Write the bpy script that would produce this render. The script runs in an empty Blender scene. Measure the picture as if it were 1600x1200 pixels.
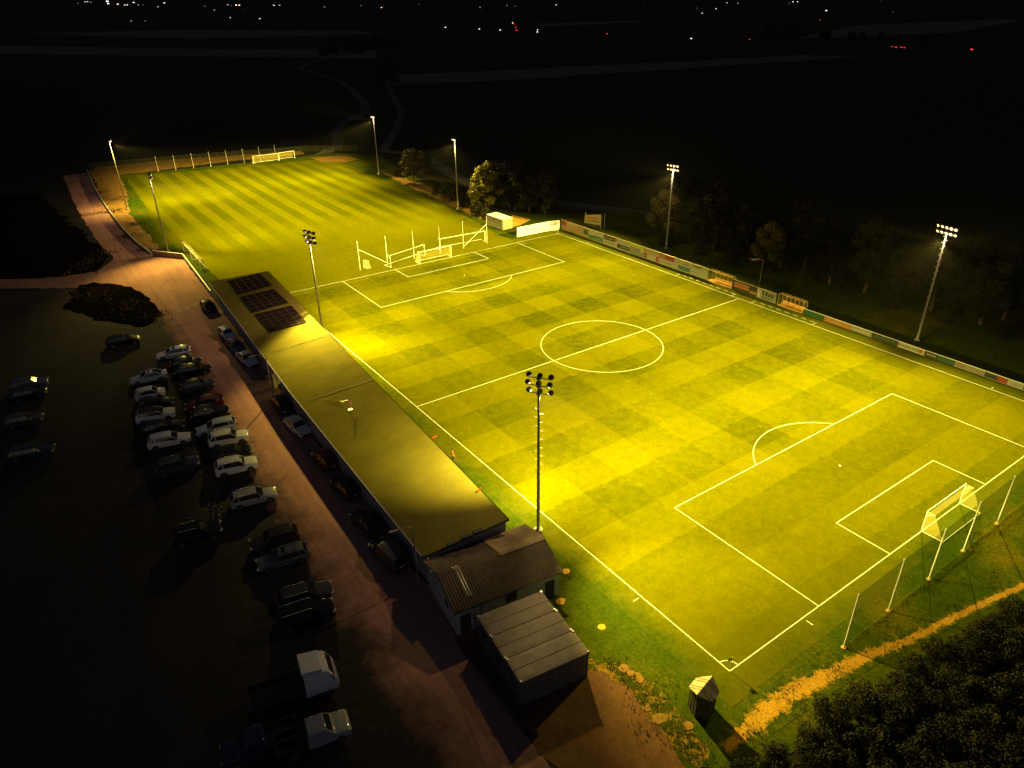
import bpy, bmesh, math, random
from mathutils import Vector, Matrix
R = math.radians
sc = bpy.context.scene
COL = sc.collection
# ---------------------------------------------------------------- camera
CP = (-34.6157, -21.3848, 45.2585); YAW, PIT, ROL, FPX = 0.6039, 0.4909, -0.0164, 1102.7346
_fw = Vector((math.sin(YAW)*math.cos(PIT), math.cos(YAW)*math.cos(PIT), -math.sin(PIT)))
_r = Vector((math.cos(YAW), -math.sin(YAW), 0)); _u = _r.cross(_fw)
_r, _u = math.cos(ROL)*_r+math.sin(ROL)*_u, -math.sin(ROL)*_r+math.cos(ROL)*_u
cam = bpy.data.cameras.new('camera'); camo = bpy.data.objects.new('camera', cam); COL.objects.link(camo)
cam.sensor_width = 36; cam.lens = 36*FPX/1600; cam.clip_end = 20000; cam.clip_start = 0.5
M3 = Matrix((_r, _u, -_fw)).transposed()
camo.matrix_world = Matrix.Translation(CP) @ M3.to_4x4()
sc.camera = camo
# ---------------------------------------------------------------- world: last dusk light, night exposure
world = bpy.data.worlds.new('World'); sc.world = world; world.use_nodes = True
wn = world.node_tree.nodes; wl = world.node_tree.links
wbg = wn['Background']
sky = wn.new('ShaderNodeTexSky'); sky.sky_type = 'NISHITA'; sky.sun_disc = False
sky.sun_elevation = R(-4.0); sky.sun_rotation = R(215)
hsv = wn.new('ShaderNodeHueSaturation'); hsv.inputs['Saturation'].default_value = 1.0
wl.new(sky.outputs[0], hsv.inputs['Color']); wl.new(hsv.outputs[0], wbg.inputs[0])
wbg.inputs[1].default_value = 1.05
# ---------------------------------------------------------------- exposure
sc.view_settings.view_transform = 'Standard'; sc.view_settings.look = 'None'
sc.view_settings.exposure = 0.0; sc.view_settings.gamma = 1.0
sc.cycles.use_denoising = True
sc.cycles.sample_clamp_indirect = 2.0
sc.cycles.max_bounces = 5
HAZE = 1.7e-5
LAMP = 3.4            # overall floodlight power factor
LCOL = (1.0, 0.785, 0.12)

def G(px, py, h=0.0):
    "the point at height h that stands behind pixel (px,py) of the 1600x1200 photograph"
    d = _fw*FPX+_r*(px-800)-_u*(py-600)
    return Vector(CP)+d*((h-CP[2])/d.z)

# ---------------------------------------------------------------- helpers
def tag(o, label=None, cat=None, group=None, kind=None):
    if label: o['label'] = label
    if cat: o['category'] = cat
    if group: o['group'] = group
    if kind: o['kind'] = kind
    return o
def thing(name, label, cat, loc=(0, 0, 0), rz=0.0, group=None):
    o = bpy.data.objects.new(name, None); COL.objects.link(o); o.empty_display_size = 0.3
    o.location = loc; o.rotation_euler = (0, 0, rz)
    return tag(o, label, cat, group)
def link(name, me, parent=None, loc=(0, 0, 0), rot=(0, 0, 0)):
    o = bpy.data.objects.new(name, me); COL.objects.link(o)
    o.parent = parent; o.location = loc; o.rotation_euler = rot
    return o
class MB:
    "collects faces, then becomes one mesh object"
    def __init__(s): s.v = []; s.f = []; s.mi = []; s.cur = 0
    def add(s, vs, fs):
        n = len(s.v); s.v += [tuple(v) for v in vs]
        for f in fs: s.f.append(tuple(i+n for i in f)); s.mi.append(s.cur)
    def box(s, c, d, rz=0.0, M=None):
        x, y, z = d[0]/2, d[1]/2, d[2]/2
        vs = [Vector((a*x, b*y, e*z)) for e in (-1, 1) for b in (-1, 1) for a in (-1, 1)]
        m = Matrix.Rotation(rz, 3, 'Z') if M is None else M
        s.add([m@v+Vector(c) for v in vs], [(0, 2, 3, 1), (4, 5, 7, 6), (0, 1, 5, 4), (2, 6, 7, 3), (0, 4, 6, 2), (1, 3, 7, 5)])
    def tube(s, pts, r, n=8, r2=None, cap=True):
        pts = [Vector(p) for p in pts]; k = len(pts)
        rr = [r+(((r2 if r2 is not None else r)-r)*i/(k-1)) for i in range(k)]
        rings = []
        for i, p in enumerate(pts):
            t = (pts[min(i+1, k-1)]-pts[max(i-1, 0)]).normalized()
            a = t.orthogonal().normalized() if i == 0 else (pa-t*pa.dot(t)).normalized()
            pa = a; b = t.cross(a)
            rings.append([p+(a*math.cos(6.28319*j/n)+b*math.sin(6.28319*j/n))*rr[i] for j in range(n)])
        vs = [v for q in rings for v in q]
        fs = [(i*n+j, i*n+(j+1) % n, (i+1)*n+(j+1) % n, (i+1)*n+j) for i in range(k-1) for j in range(n)]
        if cap: fs += [tuple(range(n-1, -1, -1)), tuple((k-1)*n+j for j in range(n))]
        s.add(vs, fs)
    def lathe(s, prof, n=16, M=None, c=(0, 0, 0)):
        M = M or Matrix.Identity(3); c = Vector(c)
        vs = [M@Vector((r*math.cos(6.28319*j/n), r*math.sin(6.28319*j/n), z))+c for r, z in prof for j in range(n)]
        k = len(prof)
        fs = [(i*n+j, i*n+(j+1) % n, (i+1)*n+(j+1) % n, (i+1)*n+j) for i in range(k-1) for j in range(n)]
        s.add(vs, fs)
        s.add([vs[j] for j in range(n)], [tuple(range(n-1, -1, -1))]); s.add([vs[(k-1)*n+j] for j in range(n)], [tuple(range(n))])
    def prism(s, poly, z0, z1):
        n = len(poly)
        s.add([(p[0], p[1], z0) for p in poly]+[(p[0], p[1], z1) for p in poly],
              [tuple(range(n-1, -1, -1)), tuple(range(n, 2*n))]+[(i, (i+1) % n, n+(i+1) % n, n+i) for i in range(n)])
    def mesh(s, name, mats, smooth=None):
        me = bpy.data.meshes.new(name); me.from_pydata(s.v, [], s.f)
        if not isinstance(mats, (list, tuple)): mats = [mats]
        for m in mats: me.materials.append(m)
        if len(mats) > 1: me.polygons.foreach_set('material_index', s.mi)
        if smooth is not None:
            me.polygons.foreach_set('use_smooth', [True]*len(me.polygons)); me.set_sharp_from_angle(angle=R(smooth))
        me.update(); return me
    def build(s, name, mats, parent=None, smooth=None, loc=(0, 0, 0), rot=(0, 0, 0), bevel=None):
        o = link(name, s.mesh(name, mats, smooth), parent, loc, rot)
        if bevel:
            b = o.modifiers.new('bevel', 'BEVEL'); b.width = bevel; b.segments = 2; b.limit_method = 'ANGLE'
        return o
def boxo(name, c, d, m, parent=None, rz=0, bevel=None):
    b = MB(); b.box(c, d, rz); return b.build(name, m, parent, bevel=bevel)

class NT:
    "small node helper"
    def __init__(s, name):
        s.m = bpy.data.materials.new(name); s.m.use_nodes = True
        s.n = s.m.node_tree.nodes; s.l = s.m.node_tree.links; s.b = s.n['Principled BSDF']
    def add(s, t, **kw):
        n = s.n.new(t)
        for k, v in kw.items(): setattr(n, k, v)
        return n
    def pos(s):
        g = s.add('ShaderNodeNewGeometry'); return g.outputs['Position']
    def noise(s, vec, scale, detail=3, rough=0.55, dist=0.0):
        n = s.add('ShaderNodeTexNoise'); n.inputs['Scale'].default_value = scale; n.inputs['Detail'].default_value = detail
        n.inputs['Roughness'].default_value = rough; n.inputs['Distortion'].default_value = dist
        s.l.new(vec, n.inputs['Vector']); return n.outputs['Fac']
    def math(s, op, a, b=None, c=None, clamp=False):
        n = s.add('ShaderNodeMath', operation=op, use_clamp=clamp)
        for i, x in enumerate((a, b, c)):
            if x is None: continue
            if isinstance(x, (int, float)): n.inputs[i].default_value = x
            else: s.l.new(x, n.inputs[i])
        return n.outputs[0]
    def rng(s, v, a, b, c, d):
        n = s.add('ShaderNodeMapRange'); s.l.new(v, n.inputs[0])
        for i, x in enumerate((a, b, c, d)): n.inputs[i+1].default_value = x
        return n.outputs[0]
    def mix(s, f, a, b, blend='MIX'):
        n = s.add('ShaderNodeMix', data_type='RGBA', blend_type=blend)
        for i, x in ((0, f), (6, a), (7, b)):
            if isinstance(x, (int, float)): n.inputs[i].default_value = x
            elif isinstance(x, tuple): n.inputs[i].default_value = (*x[:3], 1)
            else: s.l.new(x, n.inputs[i])
        return n.outputs[2]
    def bump(s, h, strength=0.4, dist=0.05):
        n = s.add('ShaderNodeBump'); n.inputs['Strength'].default_value = strength; n.inputs['Distance'].default_value = dist
        s.l.new(h, n.inputs['Height']); s.l.new(n.outputs[0], s.b.inputs['Normal'])
    def set(s, **kw):
        for k, v in kw.items():
            k = k.replace('_', ' ')
            if isinstance(v, (int, float)): s.b.inputs[k].default_value = v
            elif isinstance(v, tuple): s.b.inputs[k].default_value = (*v, 1) if len(v) == 3 else v
            else: s.l.new(v, s.b.inputs[k])
        return s
_mc = {}
def plain(name, col, rough=0.6, metal=0.0, var=0.12, scale=3.0, coat=0.0, spec=0.5):
    if name in _mc: return _mc[name]
    t = NT(name); f = t.noise(t.pos(), scale, 4)
    d = tuple(c*(1-var*1.6) for c in col); l = tuple(min(1, c*(1+var)) for c in col)
    t.set(Base_Color=t.mix(t.rng(f, .3, .7, 0, 1), d, l), Roughness=rough, Metallic=metal, Coat_Weight=coat, Specular_IOR_Level=spec)
    _mc[name] = t.m; return t.m
def emit(name, col, strength):
    if name in _mc: return _mc[name]
    t = NT(name); t.set(Base_Color=(0.02, 0.02, 0.02), Emission_Color=col, Emission_Strength=strength)
    try: t.m.cycles.emission_sampling = 'NONE'
    except Exception: pass
    _mc[name] = t.m; return t.m
def sheer(name, col, alpha, rough=0.6):
    "netting or clear plastic: a part of the light passes straight through"
    if name in _mc: return _mc[name]
    t = NT(name); t.set(Base_Color=col, Roughness=rough)
    tr = t.add('ShaderNodeBsdfTransparent'); mx = t.add('ShaderNodeMixShader'); mx.inputs[0].default_value = alpha
    t.l.new(tr.outputs[0], mx.inputs[1]); t.l.new(t.b.outputs[0], mx.inputs[2])
    t.l.new(mx.outputs[0], t.n['Material Output'].inputs[0]); _mc[name] = t.m; return t.m

# ---------------------------------------------------------------- ground materials
def soil(name, dark, light, scale=0.25, rough=0.95, fine=3.0, bump=0.3):
    t = NT(name); p = t.pos()
    a = t.noise(p, scale, 5, 0.6); b = t.noise(p, fine, 5, 0.7); c = t.noise(p, 14, 2)
    f = t.math('ADD', t.math('MULTIPLY', a, 0.55), t.math('MULTIPLY', b, 0.45))
    col = t.mix(t.rng(f, .36, .64, 0, 1), dark, light)
    col = t.mix(t.rng(c, .3, .7, 0, .35), col, tuple(x*0.5 for x in dark))
    t.set(Base_Color=col, Roughness=rough, Specular_IOR_Level=0.2); t.bump(b, bump, 0.08); return t.m
def grass(name, dark, light, mode=None, dry=(0.16, 0.11, 0.02), dryamt=0.25):
    t = NT(name); p = t.pos()
    sx = t.add('ShaderNodeSeparateXYZ'); t.l.new(p, sx.inputs[0])
    n1 = t.noise(p, 0.09, 4, 0.6); n2 = t.noise(p, 0.9, 5, 0.7); n3 = t.noise(p, 3.2, 6, 0.85); n4 = t.noise(p, 22.0, 2, 0.8)
    f = t.math('ADD', t.math('MULTIPLY', n1, 0.25), t.math('ADD', t.math('MULTIPLY', n2, 0.3), t.math('MULTIPLY', n3, 0.45)))
    col = t.mix(t.rng(f, .40, .60, 0, 1), dark, light)
    wob = t.math('MULTIPLY', t.math('SUBTRACT', n2, 0.5), 0.9)
    def band(ax, x0, per, sharp=9.0):
        a = t.math('ADD', sx.outputs[ax], wob)
        s = t.math('SINE', t.math('MULTIPLY', t.math('SUBTRACT', a, x0), 6.28319/per))
        return t.math('MULTIPLY_ADD', s, sharp, 0.5, clamp=True)
    if mode == 'check':
        bx = band(0, 5.55, 10.75); by = band(1, 7.75, 10.72)
        wx = t.rng(sx.outputs[1], 15.5, 17.5, 0.12, 1.0)
        ka = t.rng(t.noise(p, 0.07, 1), .36, .64, .40, 1.15); kb = t.rng(t.noise(p, 0.045, 1, dist=.5), .34, .62, .5, 1.2)
        s = t.math('ADD', t.math('MULTIPLY', t.math('MULTIPLY', t.math('MULTIPLY', bx, wx), 0.26), ka), t.math('MULTIPLY', t.math('MULTIPLY', by, 0.30), kb))
        s = t.math('MULTIPLY', s, t.rng(n2, .3, .7, 1.3, .7))
        col = t.mix(t.math('MULTIPLY', s, 1.15), col, (0.030, 0.042, 0.001))
        ex = t.rng(t.math('ADD', sx.outputs[0], t.math('MULTIPLY', t.math('SUBTRACT', n2, .5), 1.6)), -1.9, 0.6, 0, 1)
        ey = t.rng(t.math('ADD', sx.outputs[1], t.math('MULTIPLY', t.math('SUBTRACT', n2, .5), 1.6)), -1.6, 0.3, 0, 1)
        ex2 = t.rng(t.math('ADD', sx.outputs[0], t.math('MULTIPLY', t.math('SUBTRACT', n2, .5), 1.2)), 63.0, 64.6, 1, 0)
        em = t.math('MULTIPLY', t.math('MULTIPLY', ex, ey), t.math('MULTIPLY_ADD', ex2, .7, .3))
        lc = t.mix(t.rng(f, .40, .60, 0, 1), (0.024, 0.050, 0.003), (0.085, 0.105, 0.006)); lc = t.mix(t.rng(n1, .42, .6, 0, .5), lc, (.12, .105, .008))
        col = t.mix(em, lc, col)
        w1 = t.rng(sx.outputs[1], 0, 13, 1, 0); w2 = t.rng(sx.outputs[0], 0, 16, 1, 0)     # turf blends to an even olive towards the near corner
        col = t.mix(t.math('MULTIPLY', t.math('MULTIPLY', t.math('MULTIPLY', w1, w2), em), t.rng(n2, .35, .65, .9, .35)), col, (.105, .098, .001))
    if mode == 'stripe':
        bx = band(0, 0.6, 5.0, 2.0)
        k = t.math('MULTIPLY', t.rng(t.noise(p, 0.028, 2), .36, .52, .25, 1), t.rng(sx.outputs[1], 122, 150, 0.0, 1))
        col = t.mix(t.math('MULTIPLY', t.math('MULTIPLY', bx, 0.58), k), col, (0.030, 0.045, 0.001))
    dr = t.rng(t.math('ADD', t.math('MULTIPLY', n1, 0.5), t.math('MULTIPLY', n3, 0.5)), .52, .66, 0, dryamt)
    col = t.mix(dr, col, dry)
    col = t.mix(t.rng(n4, .3, .7, 0, .6), col, tuple(x*0.4 for x in dark))
    t.set(Base_Color=col, Roughness=0.9, Specular_IOR_Level=0.0); t.bump(n4, 0.7, 0.04); return t.m
M_field = soil('dark_farmland', (0.0025, 0.0025, 0.002), (0.006, 0.0055, 0.004), 0.02, fine=0.3)
M_field2 = soil('pale_stubble', (0.12, 0.115, 0.105), (0.18, 0.17, 0.16), 0.05, fine=0.6)
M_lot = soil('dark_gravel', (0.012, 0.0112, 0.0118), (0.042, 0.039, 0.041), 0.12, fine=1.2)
M_lane = soil('tan_gravel', (0.17, 0.092, 0.082), (0.29, 0.165, 0.145), 0.12, fine=1.6)
def lane_mat():
    t = NT('lane_gravel'); p = t.pos(); sx = t.add('ShaderNodeSeparateXYZ'); t.l.new(p, sx.inputs[0])
    a = t.noise(p, .12, 5, .6); b_ = t.noise(p, 1.6, 5, .7); c = t.noise(p, 9, 3, .7); n = t.noise(p, .3, 4, .7)
    mp = t.add('ShaderNodeMapping'); mp.inputs['Scale'].default_value = (1.3, .05, 1); t.l.new(p, mp.inputs[0]); tr = t.noise(mp.outputs[0], 1, 3, .6)
    f = t.math('ADD', t.math('MULTIPLY', a, .4), t.math('ADD', t.math('MULTIPLY', b_, .3), t.math('MULTIPLY', tr, .3)))
    col = t.mix(t.rng(f, .36, .62, 0, 1), (0.25, 0.120, 0.110), (0.52, 0.260, 0.225))
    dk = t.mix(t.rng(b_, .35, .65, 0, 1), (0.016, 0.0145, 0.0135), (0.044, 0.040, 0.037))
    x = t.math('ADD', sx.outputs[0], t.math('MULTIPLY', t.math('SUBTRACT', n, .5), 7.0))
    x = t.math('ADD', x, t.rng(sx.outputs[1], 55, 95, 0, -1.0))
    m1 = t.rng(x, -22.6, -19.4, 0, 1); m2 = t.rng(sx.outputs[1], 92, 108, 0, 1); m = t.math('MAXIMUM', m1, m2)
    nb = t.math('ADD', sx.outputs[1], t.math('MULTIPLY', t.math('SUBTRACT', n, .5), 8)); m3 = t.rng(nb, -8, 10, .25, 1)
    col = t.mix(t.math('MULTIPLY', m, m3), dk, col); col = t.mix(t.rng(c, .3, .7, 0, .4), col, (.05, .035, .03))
    t.set(Base_Color=col, Roughness=.95, Specular_IOR_Level=.1); t.bump(b_, .4, .08); return t.m
M_lane = lane_mat()
M_dirt = soil('brown_dirt', (0.10, 0.045, 0.02), (0.19, 0.09, 0.04), 0.4, fine=2.0)
M_dirt2 = soil('pale_dirt', (0.16, 0.085, 0.02), (0.30, 0.17, 0.04), 0.8, fine=3.0)
M_path = soil('sandy_path', (0.42, 0.22, 0.025), (0.66, 0.38, 0.05), 0.8, fine=3.0)
M_lawn = grass('rough_lawn', (0.022, 0.048, 0.003), (0.085, 0.105, 0.006), dry=(0.22, 0.14, 0.01), dryamt=0.75)
M_pitch = grass('pitch_turf', (0.098, 0.100, 0.0), (0.170, 0.158, 0.0), 'check', dryamt=0.22)
M_train = grass('training_turf', (0.092, 0.096, 0.0), (0.155, 0.146, 0.0), 'stripe', dryamt=0.15)
M_dry = soil('dry_verge', (0.09, 0.06, 0.012), (0.40, 0.19, 0.045), 0.5, fine=1.8)
M_scrub = grass('scrub_ground', (0.003, 0.003, 0.002), (0.008, 0.0065, 0.004), dry=(0.018, 0.007, 0.005), dryamt=0.5)
# ---------------------------------------------------------------- ground sheets
rnd = random.Random(7)
def sheet(name, pts, z, m, jag=0.0, step=1.5, seed=1):
    if name in ('sandy_path', 'worn_turf'): step = 0.5
    rg = random.Random(seed); P = []
    n = len(pts)
    for i in range(n):
        a = Vector((pts[i][0], pts[i][1])); b = Vector((pts[(i+1) % n][0], pts[(i+1) % n][1])); L = (b-a).length
        k = max(1, int(L/step)) if jag else 1
        for j in range(k):
            q = a+(b-a)*(j/k)
            if jag: q += Vector((rg.gauss(0, jag), rg.gauss(0, jag)))
            P.append((q.x, q.y, z))
    bm = bmesh.new(); vs = [bm.verts.new(p) for p in P]; f = bm.faces.new(vs); f.normal_update()
    if f.normal.z < 0: f.normal_flip()
    bmesh.ops.triangulate(bm, faces=bm.faces[:])
    me = bpy.data.meshes.new(name); bm.to_mesh(me); bm.free(); me.materials.append(m)
    return tag(link(name, me), kind='structure')
def terr(d): return 0.0 if d < 2500 else (d-2500)*0.085
gb = MB(); NA = 48; rad = [0, 60, 150, 400, 900, 1600, 2500, 3200, 4200, 5600, 7200]
vs = [(0, 0, -0.02)]
for k, rr in enumerate(rad[1:]):
    for j in range(NA):
        a = 2*math.pi*j/NA; z = terr(rr)
        vs.append((rr*math.sin(a), rr*math.cos(a), z-0.02))
fs = [(0, 1+(j+1) % NA, 1+j) for j in range(NA)]
for k in range(len(rad)-2):
    fs += [(1+k*NA+j, 1+k*NA+(j+1) % NA, 1+(k+1)*NA+(j+1) % NA, 1+(k+1)*NA+j) for j in range(NA)]
gb.add(vs, fs); g_ = gb.build('ground', M_field, smooth=60); tag(g_, kind='structure')
px = lambda L: [G(*q)[:2] for q in L]
sheet('farm_field', px([(600, 118), (800, 109), (1060, 96), (1250, 86), (1350, 89), (1200, 98), (900, 118), (760, 127), (610, 133)]), 0.004, M_field2)
sheet('farm_field', px([(0, 84), (0, 71), (300, 76), (585, 78), (590, 92), (300, 88)]), 0.004, M_field2)
sheet('farm_field', px([(0, 52), (0, 46), (560, 47), (590, 54), (300, 60)]), 0.004, M_field2)
sheet('farm_field', px([(830, 37), (1010, 31), (1010, 34), (850, 42)]), 0.004, M_field2)
sheet('farm_field', px([(1240, 60), (1330, 40), (1560, 30), (1600, 32), (1480, 52)]), 0.004, M_field2)
M_track = soil('track_gravel', (0.07, 0.075, 0.085), (0.13, 0.13, 0.14), 0.1, fine=0.5)
def ribbon(name, pts, w, z, m, jag=0.0):
    P = [Vector((p[0], p[1])) for p in pts]; L = []; Q = []
    for i, p in enumerate(P):
        t = (P[min(i+1, len(P)-1)]-P[max(i-1, 0)]).normalized(); n = Vector((-t.y, t.x)); ww = w[i] if isinstance(w, list) else w
        L.append(p+n*ww/2); Q.append(p-n*ww/2)
    return sheet(name, L+Q[::-1], z, m, jag)
ribbon('farm_track', px([(500, 243), (530, 226), (524, 208), (534, 192), (572, 176), (570, 160), (552, 142), (530, 126), (500, 116), (468, 106), (488, 96), (560, 80)]), [5, 5, 4, 4, 5, 5, 5, 5, 5, 5, 5, 5], 0.008, M_track, 0.2)
ribbon('farm_track', px([(600, 236), (660, 243), (700, 268), (760, 300), (880, 318), (1060, 340), (1280, 370)]), 4.5, 0.012, M_track, 0.2)
ribbon('farm_track', px([(598, 236), (618, 205), (628, 175), (618, 158), (600, 120)]), 3.5, 0.010, M_track, 0.2)
sheet('scrub_ground', px([(-60, 305), (60, 306), (115, 350), (170, 400), (150, 425), (60, 436), (-80, 436)]), 0.006, M_scrub, 0.5)
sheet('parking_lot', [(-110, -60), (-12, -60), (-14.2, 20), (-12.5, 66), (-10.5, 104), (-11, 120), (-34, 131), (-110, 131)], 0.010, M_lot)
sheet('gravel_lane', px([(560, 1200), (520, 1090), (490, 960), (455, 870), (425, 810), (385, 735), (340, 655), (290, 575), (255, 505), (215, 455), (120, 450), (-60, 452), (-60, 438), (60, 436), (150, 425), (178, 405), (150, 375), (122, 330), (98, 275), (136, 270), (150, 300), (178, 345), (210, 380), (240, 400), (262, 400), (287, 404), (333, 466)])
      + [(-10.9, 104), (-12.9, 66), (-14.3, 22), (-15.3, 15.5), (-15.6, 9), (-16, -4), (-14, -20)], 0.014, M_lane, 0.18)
sheet('scrub_ground', px([(120, 447), (150, 440), (200, 447), (238, 470), (252, 490), (225, 512), (150, 500), (100, 480)]), 0.018, M_scrub, 0.35)
LAWN = [(-9.6, 8.0), (-9.6, 3.5), (-9, -3.5), (-5.0, -6.2), (2, -8.0), (8, -10), (15, -12), (28, -14), (60, -16), (92, -16), (96, 60), (90, 104), (76, 112), (66, 122), (63, 136), (66, 160), (68, 190), (74, 214), (62, 232), (45, 230), (5, 236), (-8, 240), (-12.5, 250), (-13.2, 225), (-14, 190), (-14, 142), (-9.4, 134), (-10.2, 110), (-9, 104), (-9, 18), (-8, 15)]
sheet('lawn', LAWN, 0.018, M_lawn, 0.15)
sheet('clubhouse_yard', [(-15.4, 16), (-8, 15.4), (-7.8, 10)]+px([(922, 1037), (950, 1045), (982, 1070), (1012, 1108), (1042, 1148), (1066, 1185)])+[(-9, -6), (-16, -8), (-15.6, 8)], 0.022, M_dirt, 0.22)
sheet('training_pitch', [(-6.4, 106), (0, 101.25), (52, 101.25), (52.2, 110), (54, 122), (55.5, 138), (57, 160), (57.5, 190), (58, 216), (55, 222), (30, 225), (8, 231), (-3, 234), (-5.5, 225), (-7, 190), (-9.6, 160), (-9, 141), (-7.5, 125), (-7, 110)], 0.026, M_train, 0.12)
sheet('pitch', [(-2.4, -2.2), (66.6, -2.2), (66.6, 103.5), (52, 103.5), (52, 101.2), (-2.4, 101.2)], 0.030, M_pitch)
PTH = [(1130, 1175), (1165, 1142), (1200, 1110), (1245, 1080), (1300, 1052), (1360, 1022), (1420, 1000), (1500, 960), (1640, 895)]
def worn():
    t = NT('worn_turf'); p = t.pos(); a = t.noise(p, 1.1, 4, .75, .4); b_ = t.noise(p, 6, 4, .8)
    f = t.math('ADD', t.math('MULTIPLY', a, .6), t.math('MULTIPLY', b_, .4))
    c = t.mix(t.rng(f, .49, .58, 0, 1), (.030, .045, .004), (.34, .19, .03)); c = t.mix(t.rng(b_, .35, .65, 0, .5), c, (.05, .035, .008))
    t.set(Base_Color=c, Roughness=.95, Specular_IOR_Level=.02); t.bump(b_, .6, .06); return t.m
M_worn = worn()
def path_mat():
    t = NT('trodden_path'); p = t.pos(); at = t.add('ShaderNodeAttribute', attribute_name='core'); a = t.noise(p, 1.6, 5, .75, .3); b_ = t.noise(p, 7, 4, .8); d = t.noise(p, .35, 2)
    e = t.math('ADD', at.outputs['Fac'], t.math('ADD', t.math('MULTIPLY', t.math('SUBTRACT', a, .5), 1.7), t.math('MULTIPLY', t.math('SUBTRACT', b_, .5), .9)))
    g = t.mix(t.rng(a, .35, .65, 0, 1), (.024, .045, .003), (.075, .085, .006)); sd = t.mix(t.rng(b_, .35, .65, 0, 1), (.27, .135, .016), (.55, .31, .04))
    sd = t.mix(t.rng(d, .4, .6, 0, .35), sd, (.22, .10, .02))
    t.set(Base_Color=t.mix(t.rng(e, .36, .62, 0, 1), g, sd), Roughness=.95, Specular_IOR_Level=.02); t.bump(b_, .7, .06); return t.m
def soft_path(name, pts, w, z, m):
    P = [Vector((p[0], p[1])) for p in pts]; rows = []
    for i in range(len(P)-1):
        for k in range(6): f = k/6; rows.append((P[i].lerp(P[i+1], f), w[i]*(1-f)+w[i+1]*f))
    rows.append((P[-1], w[-1])); vs = []; at = []
    for i, (p, ww) in enumerate(rows):
        tn = (rows[min(i+1, len(rows)-1)][0]-rows[max(i-1, 0)][0]).normalized(); nn = Vector((-tn.y, tn.x))
        for u in (-1, -.5, 0, .5, 1): q = p+nn*u*ww; vs.append((q.x, q.y, z)); at.append((0 if abs(u) == 1 else (.42 if u else .95))*(0 if i in (0, len(rows)-1) else 1))
    fs = [(5*i+j, 5*i+5+j, 5*i+6+j, 5*i+1+j) for i in range(len(rows)-1) for j in range(4)]
    me = bpy.data.meshes.new(name); me.from_pydata(vs, [], fs); me.materials.append(m)
    a_ = me.attributes.new('core', 'FLOAT', 'POINT'); a_.data.foreach_set('value', at); return tag(link(name, me), kind='structure')
soft_path('sandy_path', px(PTH), [.7, 1.25, 1.5, 1.5, 1.2, .9, .7, .55, .5], 0.032, path_mat())
sheet('worn_turf', px([(915, 1028), (960, 1035), (1010, 1060), (1040, 1090), (1062, 1110), (1075, 1135), (1110, 1175), (1090, 1200), (1062, 1180), (1040, 1150), (1010, 1110), (980, 1075), (950, 1052), (915, 1042)]), 0.028, M_worn, 0.12)
for q in [(1020, 1107), (1060, 1172)]: pass
for i, q in enumerate([((940, 980), 0.4), ((884, 893), 0.45), ((876, 940), 0.5), ((985, 1052), 0.35), ((1011, 1106), 0.42), ((1034, 1122), 0.5), ((1027, 1124), 0.5), ((1076, 1134), 0.42), ((975, 1045), 0.5), ((1000, 1062), 0.4)]):
    c = G(*q[0]); sheet('bare_patch', [(c.x+q[1]*.85*math.cos(a*0.449), c.y+q[1]*.8*math.sin(a*0.449)) for a in range(14)], 0.038+0.003*i, M_path if i < 3 else M_dirt2, 0.025, 0.3, i)
sheet('dry_verge', px([(139, 268), (150, 262), (260, 250), (470, 236), (476, 241), (360, 252), (250, 266), (186, 273), (198, 300), (204, 335), (232, 368), (258, 396), (241, 399), (205, 370), (175, 330)]), 0.034, M_dry, 0.25, seed=4)
sheet('dry_verge', px([(486, 246), (540, 243), (562, 249), (540, 254), (500, 253)]), 0.034, M_dry, 0.3, seed=5)
sheet('dry_verge', px([(150, 290), (165, 290), (190, 335), (240, 385), (236, 396), (205, 380), (176, 345)]), 0.020, M_dry, 0.3, seed=6)
sheet('dry_verge', px([(592, 268), (640, 292), (700, 318), (740, 338), (770, 345), (745, 322), (700, 302), (640, 280)]), 0.022, M_dry, 0.35, seed=8)
# ---------------------------------------------------------------- pitch markings
PL, PW = 101.01, 63.08; CX = PW/2
M_line = plain('line_paint', (0.55, 0.57, 0.45), 0.8, var=0.2, scale=4)
mk = MB(); LW = 0.10
def ln(x0, y0, x1, y1, w=LW, z=0.036):
    c = ((x0+x1)/2, (y0+y1)/2, z); L = math.hypot(x1-x0, y1-y0)
    mk.box(c, (L+w, w, 0.008), math.atan2(y1-y0, x1-x0))
def arc(cx, cy, r, a0, a1, n):
    for i in range(n):
        a, b = a0+(a1-a0)*i/n, a0+(a1-a0)*(i+1)/n
        i0, i1, o0, o1 = [(cx+q*math.cos(t), cy+q*math.sin(t), 0.042) for q, t in ((r-LW/2, a), (r-LW/2, b), (r+LW/2, a), (r+LW/2, b))]
        mk.add([i0, i1, o1, o0], [(0, 3, 2, 1)])
ln(0, 0, PW, 0); ln(0, PL, PW, PL, z=0.037); ln(0, 0.1, 0, PL-0.1, z=0.0375); ln(PW, 0.1, PW, PL-0.1, z=0.0375); ln(0.1, PL/2, PW-0.1, PL/2, z=0.038)
for s, y in ((1, 0), (-1, PL)):
    for hw, dp in ((20.16, 16.5), (9.16, 5.5)):
        ln(CX-hw, y, CX-hw, y+s*dp, z=0.0385); ln(CX+hw, y, CX+hw, y+s*dp, z=0.0385); ln(CX-hw, y+s*dp, CX+hw, y+s*dp, z=0.039)
    h = math.asin(5.5/9.15); a0, a1 = (h, math.pi-h) if s > 0 else (math.pi+h, 2*math.pi-h)
    arc(CX, y+s*11, 9.15, a0, a1, 40)
    mk.lathe([(0.13, 0.031), (0.13, 0.043)], 10, c=(CX, y+s*11, 0))
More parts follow.
